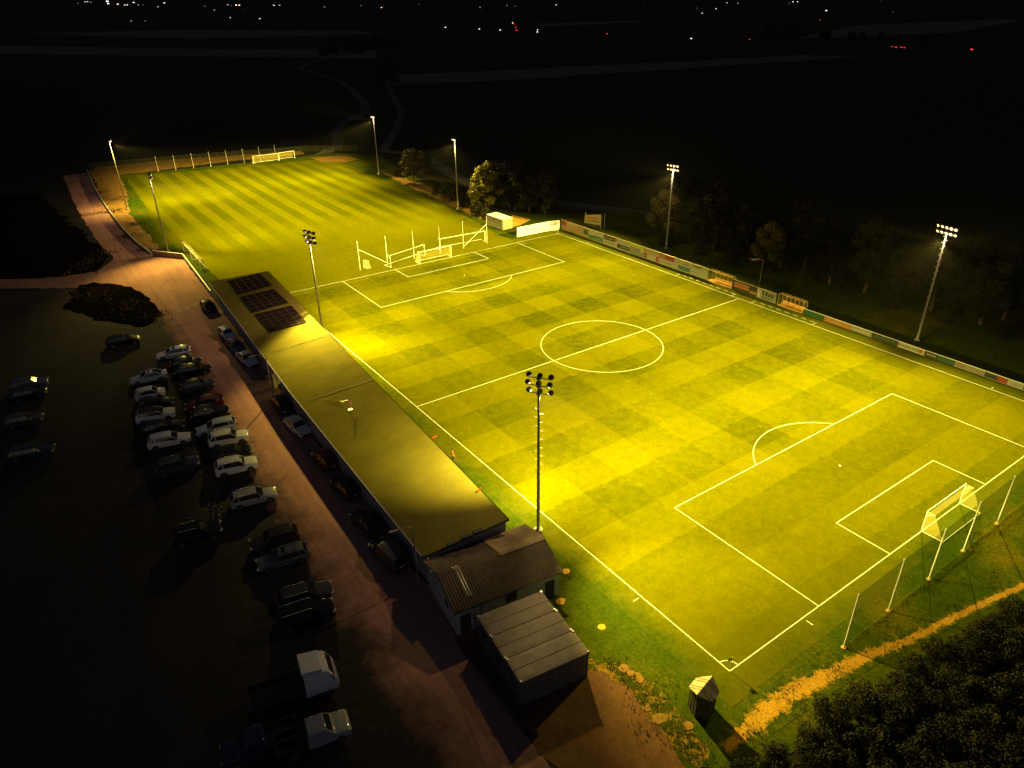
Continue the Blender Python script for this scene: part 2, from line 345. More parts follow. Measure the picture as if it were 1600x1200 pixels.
arc(CX, PL/2, 9.15, 0, 2*math.pi, 90); mk.lathe([(0.13, 0.031), (0.13, 0.043)], 10, c=(CX, PL/2, 0))
arc(0, 0, 1, 0, math.pi/2, 10); arc(0, PL, 1, -math.pi/2, 0, 10); arc(PW, PL, 1, math.pi, 1.5*math.pi, 10); arc(PW, 0, 1, math.pi/2, math.pi, 10)
ln(-0.9, 9.6, -0.35, 9.6); ln(9.15, -0.9, 9.15, -0.4); ln(PW+.3, 9.6, PW+.8, 9.6); ln(PW+.3, PL-9.6, PW+.8, PL-9.6)
for y0, y1 in ((52.5, 65.5), (36.5, 48.0)):
    for k in range(int((y1-y0)/1.6)): ln(PW+1.25, y0+k*1.6, PW+1.25, y0+k*1.6+0.8)
    for y in (y0-0.3, y1): ln(PW+0.25, y, PW+1.3, y)
tag(mk.build('pitch_markings', M_line), kind='structure')

# ---------------------------------------------------------------- shared materials
M_white = plain('white_paint', (0.80, 0.80, 0.76), 0.45, var=0.05)
M_steel = plain('galvanised_steel', (0.42, 0.42, 0.42), 0.4, 0.7)
M_pole = plain('mast_steel', (0.30, 0.28, 0.25), 0.5, 0.1)
M_black = plain('black_metal', (0.02, 0.02, 0.022), 0.5)
M_lens = emit('lamp_lens', (1.0, 0.62, 0.16), 5)
M_conc = plain('concrete', (0.30, 0.28, 0.25), 0.9)
M_wood = plain('grey_boards', (0.20, 0.15, 0.10), 0.8)
# ---------------------------------------------------------------- floodlight masts
def spot(parent, loc, aim, power, cone, radius=0.22, blend=1.0, shaped=True):
    L = bpy.data.lights.new('floodlight_beam', 'SPOT'); L.energy = power*LAMP; L.spot_size = R(cone); L.spot_blend = blend
    L.shadow_soft_size = radius; L.color = LCOL
    if shaped:      # the lamp's light distribution: cut off towards the horizon, weaker straight down
        L.use_nodes = True; n = L.node_tree.nodes; l = L.node_tree.links; e = n['Emission']
        g = n.new('ShaderNodeNewGeometry'); sp = n.new('ShaderNodeSeparateXYZ'); l.new(g.outputs['Incoming'], sp.inputs[0])
        ab = n.new('ShaderNodeMath'); ab.operation = 'ABSOLUTE'; l.new(sp.outputs[2], ab.inputs[0])
        a = n.new('ShaderNodeMapRange'); a.interpolation_type = 'SMOOTHSTEP'; b = n.new('ShaderNodeMapRange'); m = n.new('ShaderNodeMath'); m.operation = 'MULTIPLY'
        pw = n.new('ShaderNodeMath'); pw.operation = 'POWER'; pw.inputs[1].default_value = -2.0; l.new(ab.outputs[0], pw.inputs[0])
        for q, v in ((a, (.12, .34, 0.010, 1)), (b, (0, 11, 0, 1))):
            l.new(ab.outputs[0] if q is a else pw.outputs[0], q.inputs[0])
            for i, x in enumerate(v): q.inputs[i+1].default_value = x
            l.new(q.outputs[0], m.inputs[0 if q is a else 1])
        l.new(m.outputs[0], e.inputs['Strength'])
    o = bpy.data.objects.new('floodlight_beam', L); COL.objects.link(o); o.parent = parent; o.location = loc
    d = Vector(aim)-(parent.location+Vector(loc)); o.rotation_euler = d.to_track_quat('-Z', 'Y').to_euler()
def mast(x, y, h, yaw, rows, per, label, aims, spill, steps=False, lw=2.0, group='floodlight masts round the pitches'):
    t = thing('floodlight_mast', label, 'floodlight mast', (x, y, 0), 0, group)
    b = MB(); b.lathe([(0.45, 0), (0.45, 0.25), (0.30, 0.3)], 12); b.build('base', M_conc, t)
    b = MB(); b.tube([(0, 0, 0.2), (0, 0, h*.33), (0, 0, h*.66), (0, 0, h)], 0.17, 12, 0.09); b.build('pole', M_pole, t, smooth=40)
    rm = Matrix.Rotation(yaw, 3, 'Z')     # +X local = facing direction
    b = MB()
    if steps:
        k = 0; z = 2.5
        while z < h-0.6:
            s = 1 if k % 2 else -1; p = rm@Vector((0.05, s*0.36, 0)); b = MB(); b.tube([(0, 0, z), (p.x, p.y, z+.04)], 0.03, 5); b.build('climbing_peg', M_pole, t); z += 0.45; k += 1
    b = MB()
    for q in range(rows):
        z = h-0.15-q*0.75
        a = rm@Vector((0.1, -lw/2, 0)); c = rm@Vector((0.1, lw/2, 0)); b.tube([(a.x, a.y, z), (c.x, c.y, z)], 0.05, 6)
        b.box((0, 0, z), (0.34, 0.34, 0.16), yaw)
    b.build('crossarm', M_pole, t)
    for q in range(rows):
        for i in range(per):
            s = -lw/2+lw*(i/(per-1) if per > 1 else .5)+(0.12 if q % 2 else 0)
            p = rm@Vector((0.26, s, 0)); z = h-0.02-q*0.75
            yy = yaw+R(20 if rows < 3 else 8)*(i/(per-1)-0.5 if per > 1 else 0)*2; tilt = R(22+6*q)
            f = Vector((math.cos(yy)*math.cos(tilt), math.sin(yy)*math.cos(tilt), -math.sin(tilt)))
            M = f.to_track_quat('Z', 'Y').to_matrix()
            b = MB(); b.lathe([(0.08, -0.30), (0.15, -0.26), (0.23, -0.06), (0.27, 0.10), (0.27, 0.13)], 12, M, (p.x, p.y, z)); b.box(Vector((p.x, p.y, z))-f*0.32, (0.16, 0.16, 0.2), M=M)
            hd = b.build('floodlight', M_black, t, smooth=40)
            b = MB(); b.lathe([(0.19, 0.132), (0.15, 0.16)], 12, M, (p.x, p.y, z)); b.build('lens', M_lens, hd)
    f0 = rm@Vector((1.0, 0, 0))
    for aim, pw, cone in aims: spot(t, (f0.x, f0.y, h-0.75*rows-0.35), aim, pw*(2.1 if cone > 99 else 1), cone, shaped=cone > 99)
    if spill:
        L = bpy.data.lights.new('floodlight_spill', 'POINT'); L.energy = spill*LAMP; L.color = (1, .66, .36); L.shadow_soft_size = 0.25
        o = bpy.data.objects.new('floodlight_spill', L); COL.objects.link(o); o.parent = t; o.location = (f0.x, f0.y, h-0.75*rows-.4)
    return t
K = 1000.0
mast(-2.0, 21.8, 17.0, R(35), 3, 3, 'nearest floodlight mast with nine dark lamp backs, beside the clubhouse roof', [((24, 44, 0), 60*K, 108), ((26, 16, 0), 78*K, 104), ((8, 21, 0), 16*K, 97), ((-1.0, 33, 0), 25*K, 92), ((-15, 8, 0), 1.4*K, 56), ((2, 3, 0), 40*K, 66)], 0.9*K, steps=True)
mast(-1.2, 79.0, 16.6, R(18), 3, 3, 'floodlight mast rising past the solar panels with black lamp backs', [((26, 62, 0), 56*K, 108), ((14, 90, 0), 62*K, 104), ((7, 80, 0), 9*K, 97), ((-1.0, 67, 0), 38*K, 96)], 1.7*K)
mast(70.3, 23.2, 17.4, R(170), 2, 5, 'rightmost floodlight mast with white lit lamps above the low advertising boards', [((40, 38, 0), 100*K, 104), ((38, 6, 0), 120*K, 104)], 0.4*K, steps=True, lw=2.6)
mast(74.2, 78.5, 17.0, R(190), 2, 4, 'stepped floodlight mast with lit lamps before the dark tree row', [((44, 60, 0), 96*K, 104), ((52, 92, 0), 80*K, 104)], 0.4*K, steps=True, lw=2.2)
mast(56.6, 133.7, 17.0, R(180), 1, 3, 'slim lit floodlight mast beside the brightly lit leafy tree', [((36, 140, 0), 76*K, 115), ((42, 112, 0), 60*K, 105), ((61.5, 127, 5), 9*K, 70)], 0.5*K, lw=1.0)
mast(59.6, 186.0, 16.8, R(200), 1, 3, 'slim lit floodlight mast at the far right corner of the training pitch', [((34, 180, 0), 94*K, 116), ((34, 214, 0), 80*K, 112), ((62, 173, 4), 9*K, 60)], 0.4*K, lw=0.9)
mast(-11.7, 187.5, 17.2, R(-5), 1, 4, 'farthest left floodlight mast with a glaring orange lamp', [((16, 206, 0), 100*K, 116), ((8, 176, 0), 50*K, 112), ((-10, 188, 0), 12*K, 98)], 1.7*K, lw=1.0)
mast(-11.4, 140.5, 16.4, R(5), 2, 2, 'floodlight mast leaning over the low wall end near the gravel junction', [((12, 152, 0), 70*K, 116), ((12, 128, 0), 44*K, 112), ((-14, 125, 0), 15*K, 86)], .5*K, lw=0.8)

# ---------------------------------------------------------------- goals and nets
M_net = sheer('goal_net', (0.70, 0.58, 0.18), 0.20)
M_green = sheer('green_net', (0.07, 0.34, 0.015), 0.44, 0.9)
def goal(p0, p1, label, h=2.44, depth=2.0, back=-1, top=0.7, r=0.06, net=True, group='goals', m=None):
    p0 = Vector((*p0[:2], 0)); p1 = Vector((*p1[:2], 0)); L = (p1-p0).length; ang = math.atan2(p1.y-p0.y, p1.x-p0.x)
    t = thing('football_goal', label, 'goal', p0, ang, group); m = m or M_white; B = back
    b = MB(); b.tube([(0, 0, 0.03), (0, 0, h)], r, 8); b.build('post', m, t)
    b = MB(); b.tube([(L, 0, 0.03), (L, 0, h)], r, 8); b.build('post', m, t)
    b = MB(); b.tube([(-r, 0, h), (L+r, 0, h)], r, 8); b.build('crossbar', m, t)
    b = MB(); b.tube([(0, 0, 0.06), (0, B*depth, 0.06), (L, B*depth, 0.06), (L, 0, 0.06)], 0.035, 6); b.build('base_frame', m, t)
    for x in (0, L):
        b = MB(); b.tube([(x, 0, h-0.05), (x, B*top, h-0.05), (x, 0, h-0.5)], 0.03, 6); b.build('net_support', m, t)
    if net:
        b = MB()
        b.add([(0, 0, h), (L, 0, h), (L, B*top, h-.06), (0, B*top, h-.06), (0, B*depth, .06), (L, B*depth, .06), (0, 0, .06), (L, 0, .06)],
              [(0, 1, 2, 3), (3, 2, 5, 4), (0, 3, 4, 6), (1, 7, 5, 2)])
        b.build('net', M_net, t)
    return t
goal((CX-3.66, 0), (CX+3.66, 0), 'large white goal with yellowish net on the near goal line', group=None)
goal((CX-3.66, PL), (CX+3.66, PL), 'white goal with net standing on the far goal line', back=1, group=None)
z0 = G(611, 418); z1 = G(664, 400)
goal(z0, z1, 'thin framed spare goal behind the far net poles, left of the match goal', back=1, r=0.04, net=False, group='spare goals behind the far goal line')
goal(G(688, 391), G(758, 378), 'wide spare goal behind the far net poles, beside the white container', back=1, r=0.07, net=False, group='spare goals behind the far goal line')
goal(G(569, 419), G(573, 420.5), 'small training goal turned sideways by the leftmost far net pole', h=1.6, depth=1.0, back=1, r=0.04, group='spare goals behind the far goal line')
goal(G(397, 256), G(436, 251), 'grey goal at the far end of the training pitch, left of a pair', back=1, group='goals at the far end of the training pitch')
goal(G(437, 250.5), G(461, 247), 'grey goal at the far end of the training pitch, right of a pair', back=1, group='goals at the far end of the training pitch')
goal((-8.4, 139.5), (-8.5, 132.5), 'white goal stored against the fence end near the gravel junction', h=2.2, back=1, depth=1.2, group='goals stored along the fence')
goal((-8.5, 131.8), (-8.6, 124.8), 'white goal stored along the fence nearer the solar panels', h=2.2, back=1, depth=1.2, group='goals stored along the fence')
npt = [(9.1, -3.75), (15.6, -3.7), (22.0, -3.75), (28.2, -3.7), (34.8, -3.7), (41.2, -3.7), (47.6, -3.7)]
def netrow(name, pts, h, label, mnet, r=0.055, mp=M_white):
    t = thing(name, label, 'ball net', (pts[0][0], pts[0][1], 0))
    for x, y in pts:
        b = MB(); b.tube([(x-pts[0][0], y-pts[0][1], 0), (x-pts[0][0], y-pts[0][1], h)], r, 8); b.build('pole', mp, t)
        b = MB(); b.lathe([(0.2, 0), (0.2, 0.06)], 10, c=(x-pts[0][0], y-pts[0][1], 0.02)); b.build('footing', M_path, t)
    if mnet:
        b = MB(); o = pts[0]
        for a, c in zip(pts[:-1], pts[1:]):
            n = 6
            for i in range(n):
                A = [a[0]+(c[0]-a[0])*k/n-o[0] for k in (i, i+1)]; Bv = [a[1]+(c[1]-a[1])*k/n-o[1]+0.08*math.sin(math.pi*k/n) for k in (i, i+1)]
                sg = [0.18*math.sin(math.pi*k/n) for k in (i, i+1)]
                b.add([(A[0], Bv[0], .05), (A[1], Bv[1], .05), (A[1], Bv[1], h-.05-sg[1]), (A[0], Bv[0], h-.05-sg[0])], [(0, 1, 2, 3)])
        b.build('net', mnet, t)
    return t
netrow('ball_net', npt, 5.75, 'green ball net on slender white poles behind the near goal', M_green)
fp = [(16.8, 105.0), (22.7, 104.9), (28.7, 104.9), (34.8, 104.9), (40.4, 104.7), (46.4, 104.7)]
t = netrow('ball_net', fp, 5.8, 'six white net poles with slanting braces behind the far goal', None, 0.05)
for a, c in ((0, 1), (5, 4)):
    b = MB(); b.tube([(fp[a][0]-fp[0][0], fp[a][1]-fp[0][1], 4.2), (fp[c][0]-fp[0][0], fp[c][1]-fp[0][1], 0.3)], 0.05, 6); b.build('brace', M_white, t)
netrow('ball_net', [(5.4, 235.4), (10.4, 234.0), (15.8, 233.5), (21.2, 233.1), (26.6, 232.9), (31.7, 231.5), (37.1, 231.4), (42.6, 231.6)], 4.75, 'row of eight grey net poles along the far end of the training pitch', None, 0.07, M_steel)
def wire_fence(pts, h, label, step=2.8, grp=None):
    t = thing('wire_fence', label, 'fence', (0, 0, 0), 0, grp)
    P = [Vector((*p[:2], 0)) for p in pts]
    pb = MB(); rb = MB(); nb = MB()
    for a, c in zip(P[:-1], P[1:]):
        n = max(1, int((c-a).length/step))
        for i in range(n+1): q = a+(c-a)*i/n; pb.tube([q, q+Vector((0, 0, h))], 0.035, 5)
        rb.tube([a+Vector((0, 0, h)), c+Vector((0, 0, h))], 0.025, 5); nb.add([a, c, c+Vector((0, 0, h)), a+Vector((0, 0, h))], [(0, 1, 2, 3)])
    pb.build('post_row', plain('dull_wire', (.08, .07, .05), .8), t); rb.build('top_rail', plain('dull_wire', (.08, .07, .05), .8), t); nb.build('wire_mesh', sheer('wire_mesh', (0.10, 0.09, 0.07), 0.10), t)
wire_fence([G(141, 264), G(300, 250), G(420, 241), G(482, 236), G(560, 236)], 1.8, 'dark wire mesh fence behind the far end of the training pitch')
# ---------------------------------------------------------------- walls and rails on the left
def wall(name, pts, h, th, m, label, cap=None, cat='wall', z=0):
    t = thing(name, label, cat, (0, 0, 0)); b = MB(); cb = MB()
    P = [Vector((p[0], p[1], 0)) for p in pts]
    for a, c in zip(P[:-1], P[1:]):
        ang = math.atan2(c.y-a.y, c.x-a.x); L = (c-a).length
        b.box(((a.x+c.x)/2, (a.y+c.y)/2, z+h/2), (L+th*.5, th, h), ang)
        cb.box(((a.x+c.x)/2, (a.y+c.y)/2, z+h+0.03), (L+th*.5+.02, th+0.08, 0.055), ang)
    b.build('wall_face', m, t); 
    if cap: cb.build('coping', cap, t)
    return t
wall('low_wall', px([(137, 268), (146, 290), (160, 315), (178, 341), (195, 362), (215, 382), (236, 398)]), 0.55, 0.25, M_conc, 'long pale low wall curving beside the gravel track to the far corner', M_conc)
wall('timber_fence', [G(240, 400), G(287, 405), G(331, 464)], 1.15, 0.12, M_wood, 'waist-high plank fence with bright top rail at the gravel junction', M_white, 'fence')
# ---------------------------------------------------------------- the long stand
ZR, ZP = 3.0, 4.6
def xr(y): return -10.85+(-13.25+10.85)*(107-y)/(107-58.6) if y > 58.6 else -13.25+(-14.3+13.25)*(58.6-y)/(58.6-22)
def xp(y): return -1.85+(-6.52+1.85)*(100.7-y)/(100.7-19.8)
def rz_(x, y): return ZR+(ZP-ZR)*(x-xr(y))/(xp(y)-xr(y))
t_roof = NT('roof_sheet'); p_ = t_roof.pos(); f_ = t_roof.noise(p_, 0.35, 4); f2_ = t_roof.noise(p_, 3.0, 4)
mp_ = t_roof.add('ShaderNodeMapping'); mp_.inputs['Scale'].default_value = (.25, 2.2, .25); t_roof.l.new(p_, mp_.inputs[0]); f3_ = t_roof.noise(mp_.outputs[0], 1, 4, .7)
f4_ = t_roof.noise(p_, .9, 5, .8); f2_ = t_roof.math('ADD', t_roof.math('MULTIPLY', f2_, .35), t_roof.math('ADD', t_roof.math('MULTIPLY', f3_, .4), t_roof.math('MULTIPLY', f4_, .25)))
t_roof.set(Base_Color=t_roof.mix(t_roof.rng(t_roof.math('ADD', t_roof.math('MULTIPLY', f_, .6), t_roof.math('MULTIPLY', f2_, .6)), .42, .72, 0, 1), (0.135, 0.122, 0.022), (0.19, 0.165, 0.030)), Roughness=0.85, Specular_IOR_Level=0.0)
M_roof = t_roof.m
M_lav = plain('pale_render', (0.26, 0.24, 0.30), 0.85)
M_dark = plain('dark_interior', (0.04, 0.035, 0.03), 0.9)
st = thing('spectator_stand', 'very long low stand with an olive ribbed sheet roof between lane and pitch', 'stand', (0, 0, 0))
b = MB(); y = 21.2; yend = 104.8; prof = []
while y < yend-0.9:
    prof += [(y, 0), (y+0.36, 0), (y+0.38, 0.013), (y+0.43, 0.013)]; y += 0.45
prof.append((y, 0))
rows = []
for yy, dz in prof:
    s = (yy-21.2)/(yend-21.2); y0 = yy+(1.0 if True else 0)*(0.9-s*0)+(2.0*s-0.0); y1 = yy-(0.9+0)+(-1.6*s)
    # the roof ends are cut slightly askew, as in the photograph
    a = (xr(y0), y0, ZR+dz); c = (xp(y1), y1, ZP+dz); rows.append((a, c))
vs = [q for rr in rows for q in rr]; n = len(rows)
b.add(vs, [(2*i, 2*i+1, 2*i+3, 2*i+2) for i in range(n-1)])
b.add([(v[0], v[1], v[2]-0.16) for v in vs], [(2*i, 2*i+2, 2*i+3, 2*i+1) for i in range(n-1)])
m2 = len(vs); 
rf = b.build('roof', M_roof, st)
b = MB()
for k, (A, C) in enumerate(((rows[0][0], rows[0][1]), (rows[-1][0], rows[-1][1]))):
    A = Vector(A); C = Vector(C); dy = -0.04 if k == 0 else 0.04
    b.add([(A.x, A.y+dy, A.z+.07), (C.x, C.y+dy, C.z+.07), (C.x, C.y+dy, C.z-.2), (A.x, A.y+dy, A.z-.2)], [(0, 1, 2, 3)])
fe = [(xp(q)+0.03, q) for q in (20.2, 60, 101.6)]
for a, c in zip(fe[:-1], fe[1:]): b.add([(a[0], a[1], ZP-.2), (c[0], c[1], ZP-.2), (c[0], c[1], ZP+.07), (a[0], a[1], ZP+.07)], [(0, 1, 2, 3)])
b.build('fascia', M_roof, st)
for q in ((706, 843), (728, 836), (747, 831)):
    c = G(q[0], q[1], 4.1); boxo('vent', (c.x, c.y, rz_(c.x, c.y)+.14), (.95, .4, .22), M_black, st, rz=R(-6))
b = MB()
for y in (78.2, 69.6, 53.5):
    b.tube([(xr(y+1.2)+1.0, y+1.2, rz_(xr(y)+1.0, y)+0.09), (xp(y-1)-0.05, y-1.0, ZP+0.09)], 0.03, 5)
b.build('roof_seam', M_conc, st)
b = MB(); ry = [21.6, 40, 58.6, 64.4]
for a, c in zip(ry[:-1], ry[1:]): b.box(((xr(a)+xr(c))/2+.25, (a+c)/2, 1.45), (0.2, c-a, 2.9), -math.atan2(xr(c)-xr(a), c-a))
for a, c in ((69.2, 88), (88, 106.2)): b.box(((xr(a)+xr(c))/2+.25, (a+c)/2, 1.45), (0.2, c-a, 2.9), -math.atan2(xr(c)-xr(a), c-a))
b.add([(-14.1, 21.75, 0), (-6.4, 20.9, 0), (-6.4, 20.9, 4.35), (-14.1, 21.75, 2.85)], [(0, 1, 2, 3)]); b.box((-6.0, 104.2, 1.5), (9.0, .15, 3.0), R(5))
b.build('rear_wall', M_lav, st)
for a, c in ((22.3, 58.6), (58.6, 107.0)):
    b = MB(); b.box(((xr(a)+xr(c))/2-.08, (a+c)/2, ZR-.08), (0.14, c-a, 0.12), -math.atan2(xr(c)-xr(a), c-a)); b.build('gutter', M_lav, st)
boxo('door', (xr(69.2)+.2, 66.8, 1.15), (0.06, 1.9, 2.2), plain('cream_catch_panel', (0.75, 0.66, 0.45), .6), st, rz=R(-48))  # added leaf, angled to catch light; stands for the lit passage wall
b = MB(); b.box((xr(65)+4.3, 64.4, 1.5), (7.2, 0.14, 2.8)); b.build('passage_wall', plain('cream_render', (0.6, 0.55, 0.4), .8), st)
b = MB()
for k in range(3): b.box((-5.9-k*0.95, 45, 0.25+0.28*k), (0.9, 34, 0.5+0.1*k), R(-3.3)); b.box((-2.9-k*0.95, 88, 0.25+0.28*k), (0.9, 26, 0.5+0.1*k), R(-3.3))
b.build('terrace', M_conc, st)
for k in range(15):
    y = 23+k*5.6; b = MB(); b.box((xp(y)-0.8, y, (ZP-.25)/2), (0.14, 0.14, ZP-.25)); b.build('post', M_wood, st)
# small things on the stand roof
M_pvf = plain('panel_frame', (0.12, 0.095, 0.07), 0.7, 0.0, spec=.1)
tp = NT('panel_glass'); tp.set(Base_Color=tp.mix(tp.rng(tp.noise(tp.pos(), 2.0, 3), .4, .6, 0, 1), (0.014, 0.009, 0.009), (0.028, 0.018, 0.016)), Roughness=0.5, Specular_IOR_Level=0.0)
pvs = [((354, 439), (406, 426.7), (425, 445.6), (370.7, 460.8)), ((373.5, 464), (427.8, 451), (451, 472.5), (394, 488)), ((397.5, 491), (455, 477), (479.6, 502.7), (421, 518.5))]
for k, q in enumerate(pvs):
    lab = ['farthest of three brown solar arrays at the end of the stand roof', 'middle of three brown solar arrays on the stand roof', 'nearest of three brown solar arrays on the stand roof'][k]
    c = [G(q[0][0], q[0][1], 3.6), G(q[1][0], q[1][1], 4.55), G(q[2][0], q[2][1], 4.55), G(q[3][0], q[3][1], 3.6)]
    c = [Vector((v.x, v.y, rz_(v.x, v.y)+0.16)) for v in c]
    t = thing('solar_array', lab, 'solar panels', c[3], 0, 'solar arrays on the stand roof'); o = c[3]
    P = lambda u, v: (c[3]*(1-u)+c[2]*u)*(1-v)+(c[0]*(1-u)+c[1]*u)*v-o
    fb = MB(); 
    for v in (.12, .5, .88): fb.tube([P(0, v)-Vector((0, 0, .07)), P(1, v)-Vector((0, 0, .07))], 0.03, 4)
    fb.build('mounting_rail', M_pvf, t)
    nu, nv = 5, 5
    for i in range(nu):
        for j in range(nv):
            a = 0.012; e = [P((i+a)/nu, (j+a)/nv), P((i+1-a)/nu, (j+a)/nv), P((i+1-a)/nu, (j+1-a)/nv), P((i+a)/nu, (j+1-a)/nv)]
            pb = MB(); up = Vector((0, 0, .02)); dn = Vector((0, 0, -.02))
            pb.add([x+dn for x in e]+[x+up for x in e], [(3, 2, 1, 0), (0, 1, 5, 4), (1, 2, 6, 5), (2, 3, 7, 6), (3, 0, 4, 7), (4, 5, 6, 7)])
            cc = sum(e, Vector())/4; g2 = [cc+(x-cc)*0.965+Vector((0, 0, .024)) for x in e]
            pb.cur = 1; pb.add(g2, [(0, 1, 2, 3)]); pb.build('solar_panel', [M_pvf, tp.m], t)
# satellite dish on the roof
d0 = G(547, 640, 3.8); d0.z = rz_(d0.x, d0.y)+.03
t = thing('satellite_dish', 'small satellite dish and aerial on a stub mast on the stand roof', 'satellite dish', d0)
b = MB(); b.box((0, 0, .03), (.5, .5, .06)); b.tube([(0, 0, 0), (0, 0, .9)], .04, 8); b.build('mast', M_steel, t)
Md = Vector((0.5, -0.5, 0.35)).normalized().to_track_quat('Z', 'Y').to_matrix()
b = MB(); b.lathe([(0.02, 0), (0.25, .04), (.42, .12), (.43, .13), (.42, .14), (.24, .06), (.02, .02)], 18, Md, (0, 0, .85)); b.build('dish', plain('dish_red', (.25, .12, .10), .5), t, smooth=40)
b = MB(); b.tube([(0, 0, .85), Md@Vector((0, -.1, .5))+Vector((0, 0, .85))], .015, 5); b.build('feed_arm', M_steel, t)
b = MB(); b.tube([(-.2, .1, 0), (-.2, .1, 1.3)], .02, 5); b.tube([(-.9, .25, 1.25), (.1, .05, 1.25)], .015, 4)
for k in range(5): b.tube([(-.85+k*.2, .0+.2-k*.03, 1.25), (-.9+k*.2, .55-k*.03, 1.25)], .01, 4); 
b.build('aerial', M_steel, t)
for q, lab in (((679, 683), 'small red clip at the stand eave beyond the player'), ((748, 766), 'small red clip at the stand eave nearer the clubhouse')):
    c = G(q[0], q[1], 4.65); t = thing('roof_clip', lab, 'clip', (c.x, c.y, 4.62), R(10), 'red clips on the stand eave')
    b = MB(); b.box((0, 0, .05), (.55, .12, .08)); b.box((.2, 0, .12), (.12, .16, .1)); b.build('bracket', plain('red_paint', (.45, .06, .03), .5), t)
# ---------------------------------------------------------------- clubhouse
M_fib = plain('fibre_cement_brown', (0.060, 0.038, 0.028), 0.8, var=0.25, scale=1.5)
M_fib2 = plain('fibre_cement_tan', (0.30, 0.22, 0.12), 0.75, var=0.15, scale=1.5)
M_wallw = plain('white_render', (0.44, 0.42, 0.42), 0.85)
rot = R(-7.5); cc = Vector((-10.0, 17.75, 0)); LX, LY = 10.1, 6.9
ch = thing('clubhouse', 'low clubhouse with corrugated brown gable roof at the stand end', 'building', cc, rot)
EZ, RZ = 2.85, 4.05
b = MB(); hx, hy = LX/2-.25, LY/2-.3
b.add([(-hx, -hy, 0), (hx, -hy, 0), (hx, hy, 0), (-hx, hy, 0), (-hx, -hy, EZ-.05), (hx, -hy, EZ-.05), (hx, hy, EZ-.05), (-hx, hy, EZ-.05), (-hx, 0, RZ-.1), (hx, 0, RZ-.1)],
      [(0, 1, 5, 4), (2, 3, 7, 6), (3, 0, 4, 8, 7), (1, 2, 6, 9, 5)])
b.build('wall', M_wallw, ch)
def corr(name, x0, x1, y0, y1, m, lift=0.0):
    b = MB(); n = int((x1-x0)/0.0625); r_ = []
    for i in range(n+1):
        x = x0+(x1-x0)*i/n; dz = 0.035*math.sin(2*math.pi*x/0.25)+lift
        ys = [y0, y1] if y0*y1 >= 0 else [y0, 0, y1]
        for y in ys: r_.append((x, y, RZ+0.02-(RZ-EZ)*abs(y)/(LY/2)+dz))
    k = len(ys); b.add(r_, [(i*k+j, (i+1)*k+j, (i+1)*k+j+1, i*k+j+1) for i in range(n) for j in range(k-1)])
    return b.build(name, m, ch, smooth=80)
corr('roof', -LX/2, LX/2, -LY/2, LY/2, M_fib)
o = corr('roof_sheets', 0.6, LX/2+.02, -0.35, LY/2+.02, M_fib2, 0.05); o['label'] = 'lighter tan corrugated sheets'
o = corr('skylight', -3.6, -3.0, -2.6, 0.3, plain('clear_sheet', (.16, .13, .11), .4), 0.05)
b = MB()
for y, z in ((-LY/2, EZ), (LY/2, EZ)): b.box((0, y, z-.07), (LX, 0.10, 0.10))
b.build('gutter', M_black, ch)
for x, w, h, z in ((-4.0, .9, 2.0, 1.0), (0.2, 1.0, .9, 1.9), (3.9, .9, 2.0, 1.0)):
    d = boxo('door' if h > 1.5 else 'window', (x, -hy-.02, z), (w, .06, h), M_dark, ch)
d = boxo('window', (-hx-.02, -1.2, 1.9), (.06, .5, .7), M_dark, ch)
b = MB(); b.box((-2.6, -hy-.03, 1.2), (.12, .05, 2.4)); b.box((-3.2, -hy-.03, 1.2), (.12, .05, 2.4)); b.build('downpipe', M_steel, ch)
b = MB(); b.tube([(-hx-.3, 0.6, 2.6), (-hx-.3, 0.6, 4.3)], .03, 6); b.tube([(-hx-.6, .6, 4.1), (-hx, .6, 4.1)], .02, 5); b.build('aerial', M_steel, ch)
b = MB(); 
for dx in (0, 1.1, 2.0, 3.0): b.box((0.2+dx, LY/2+.1, RZ-.55), (0.8, .45, .25))

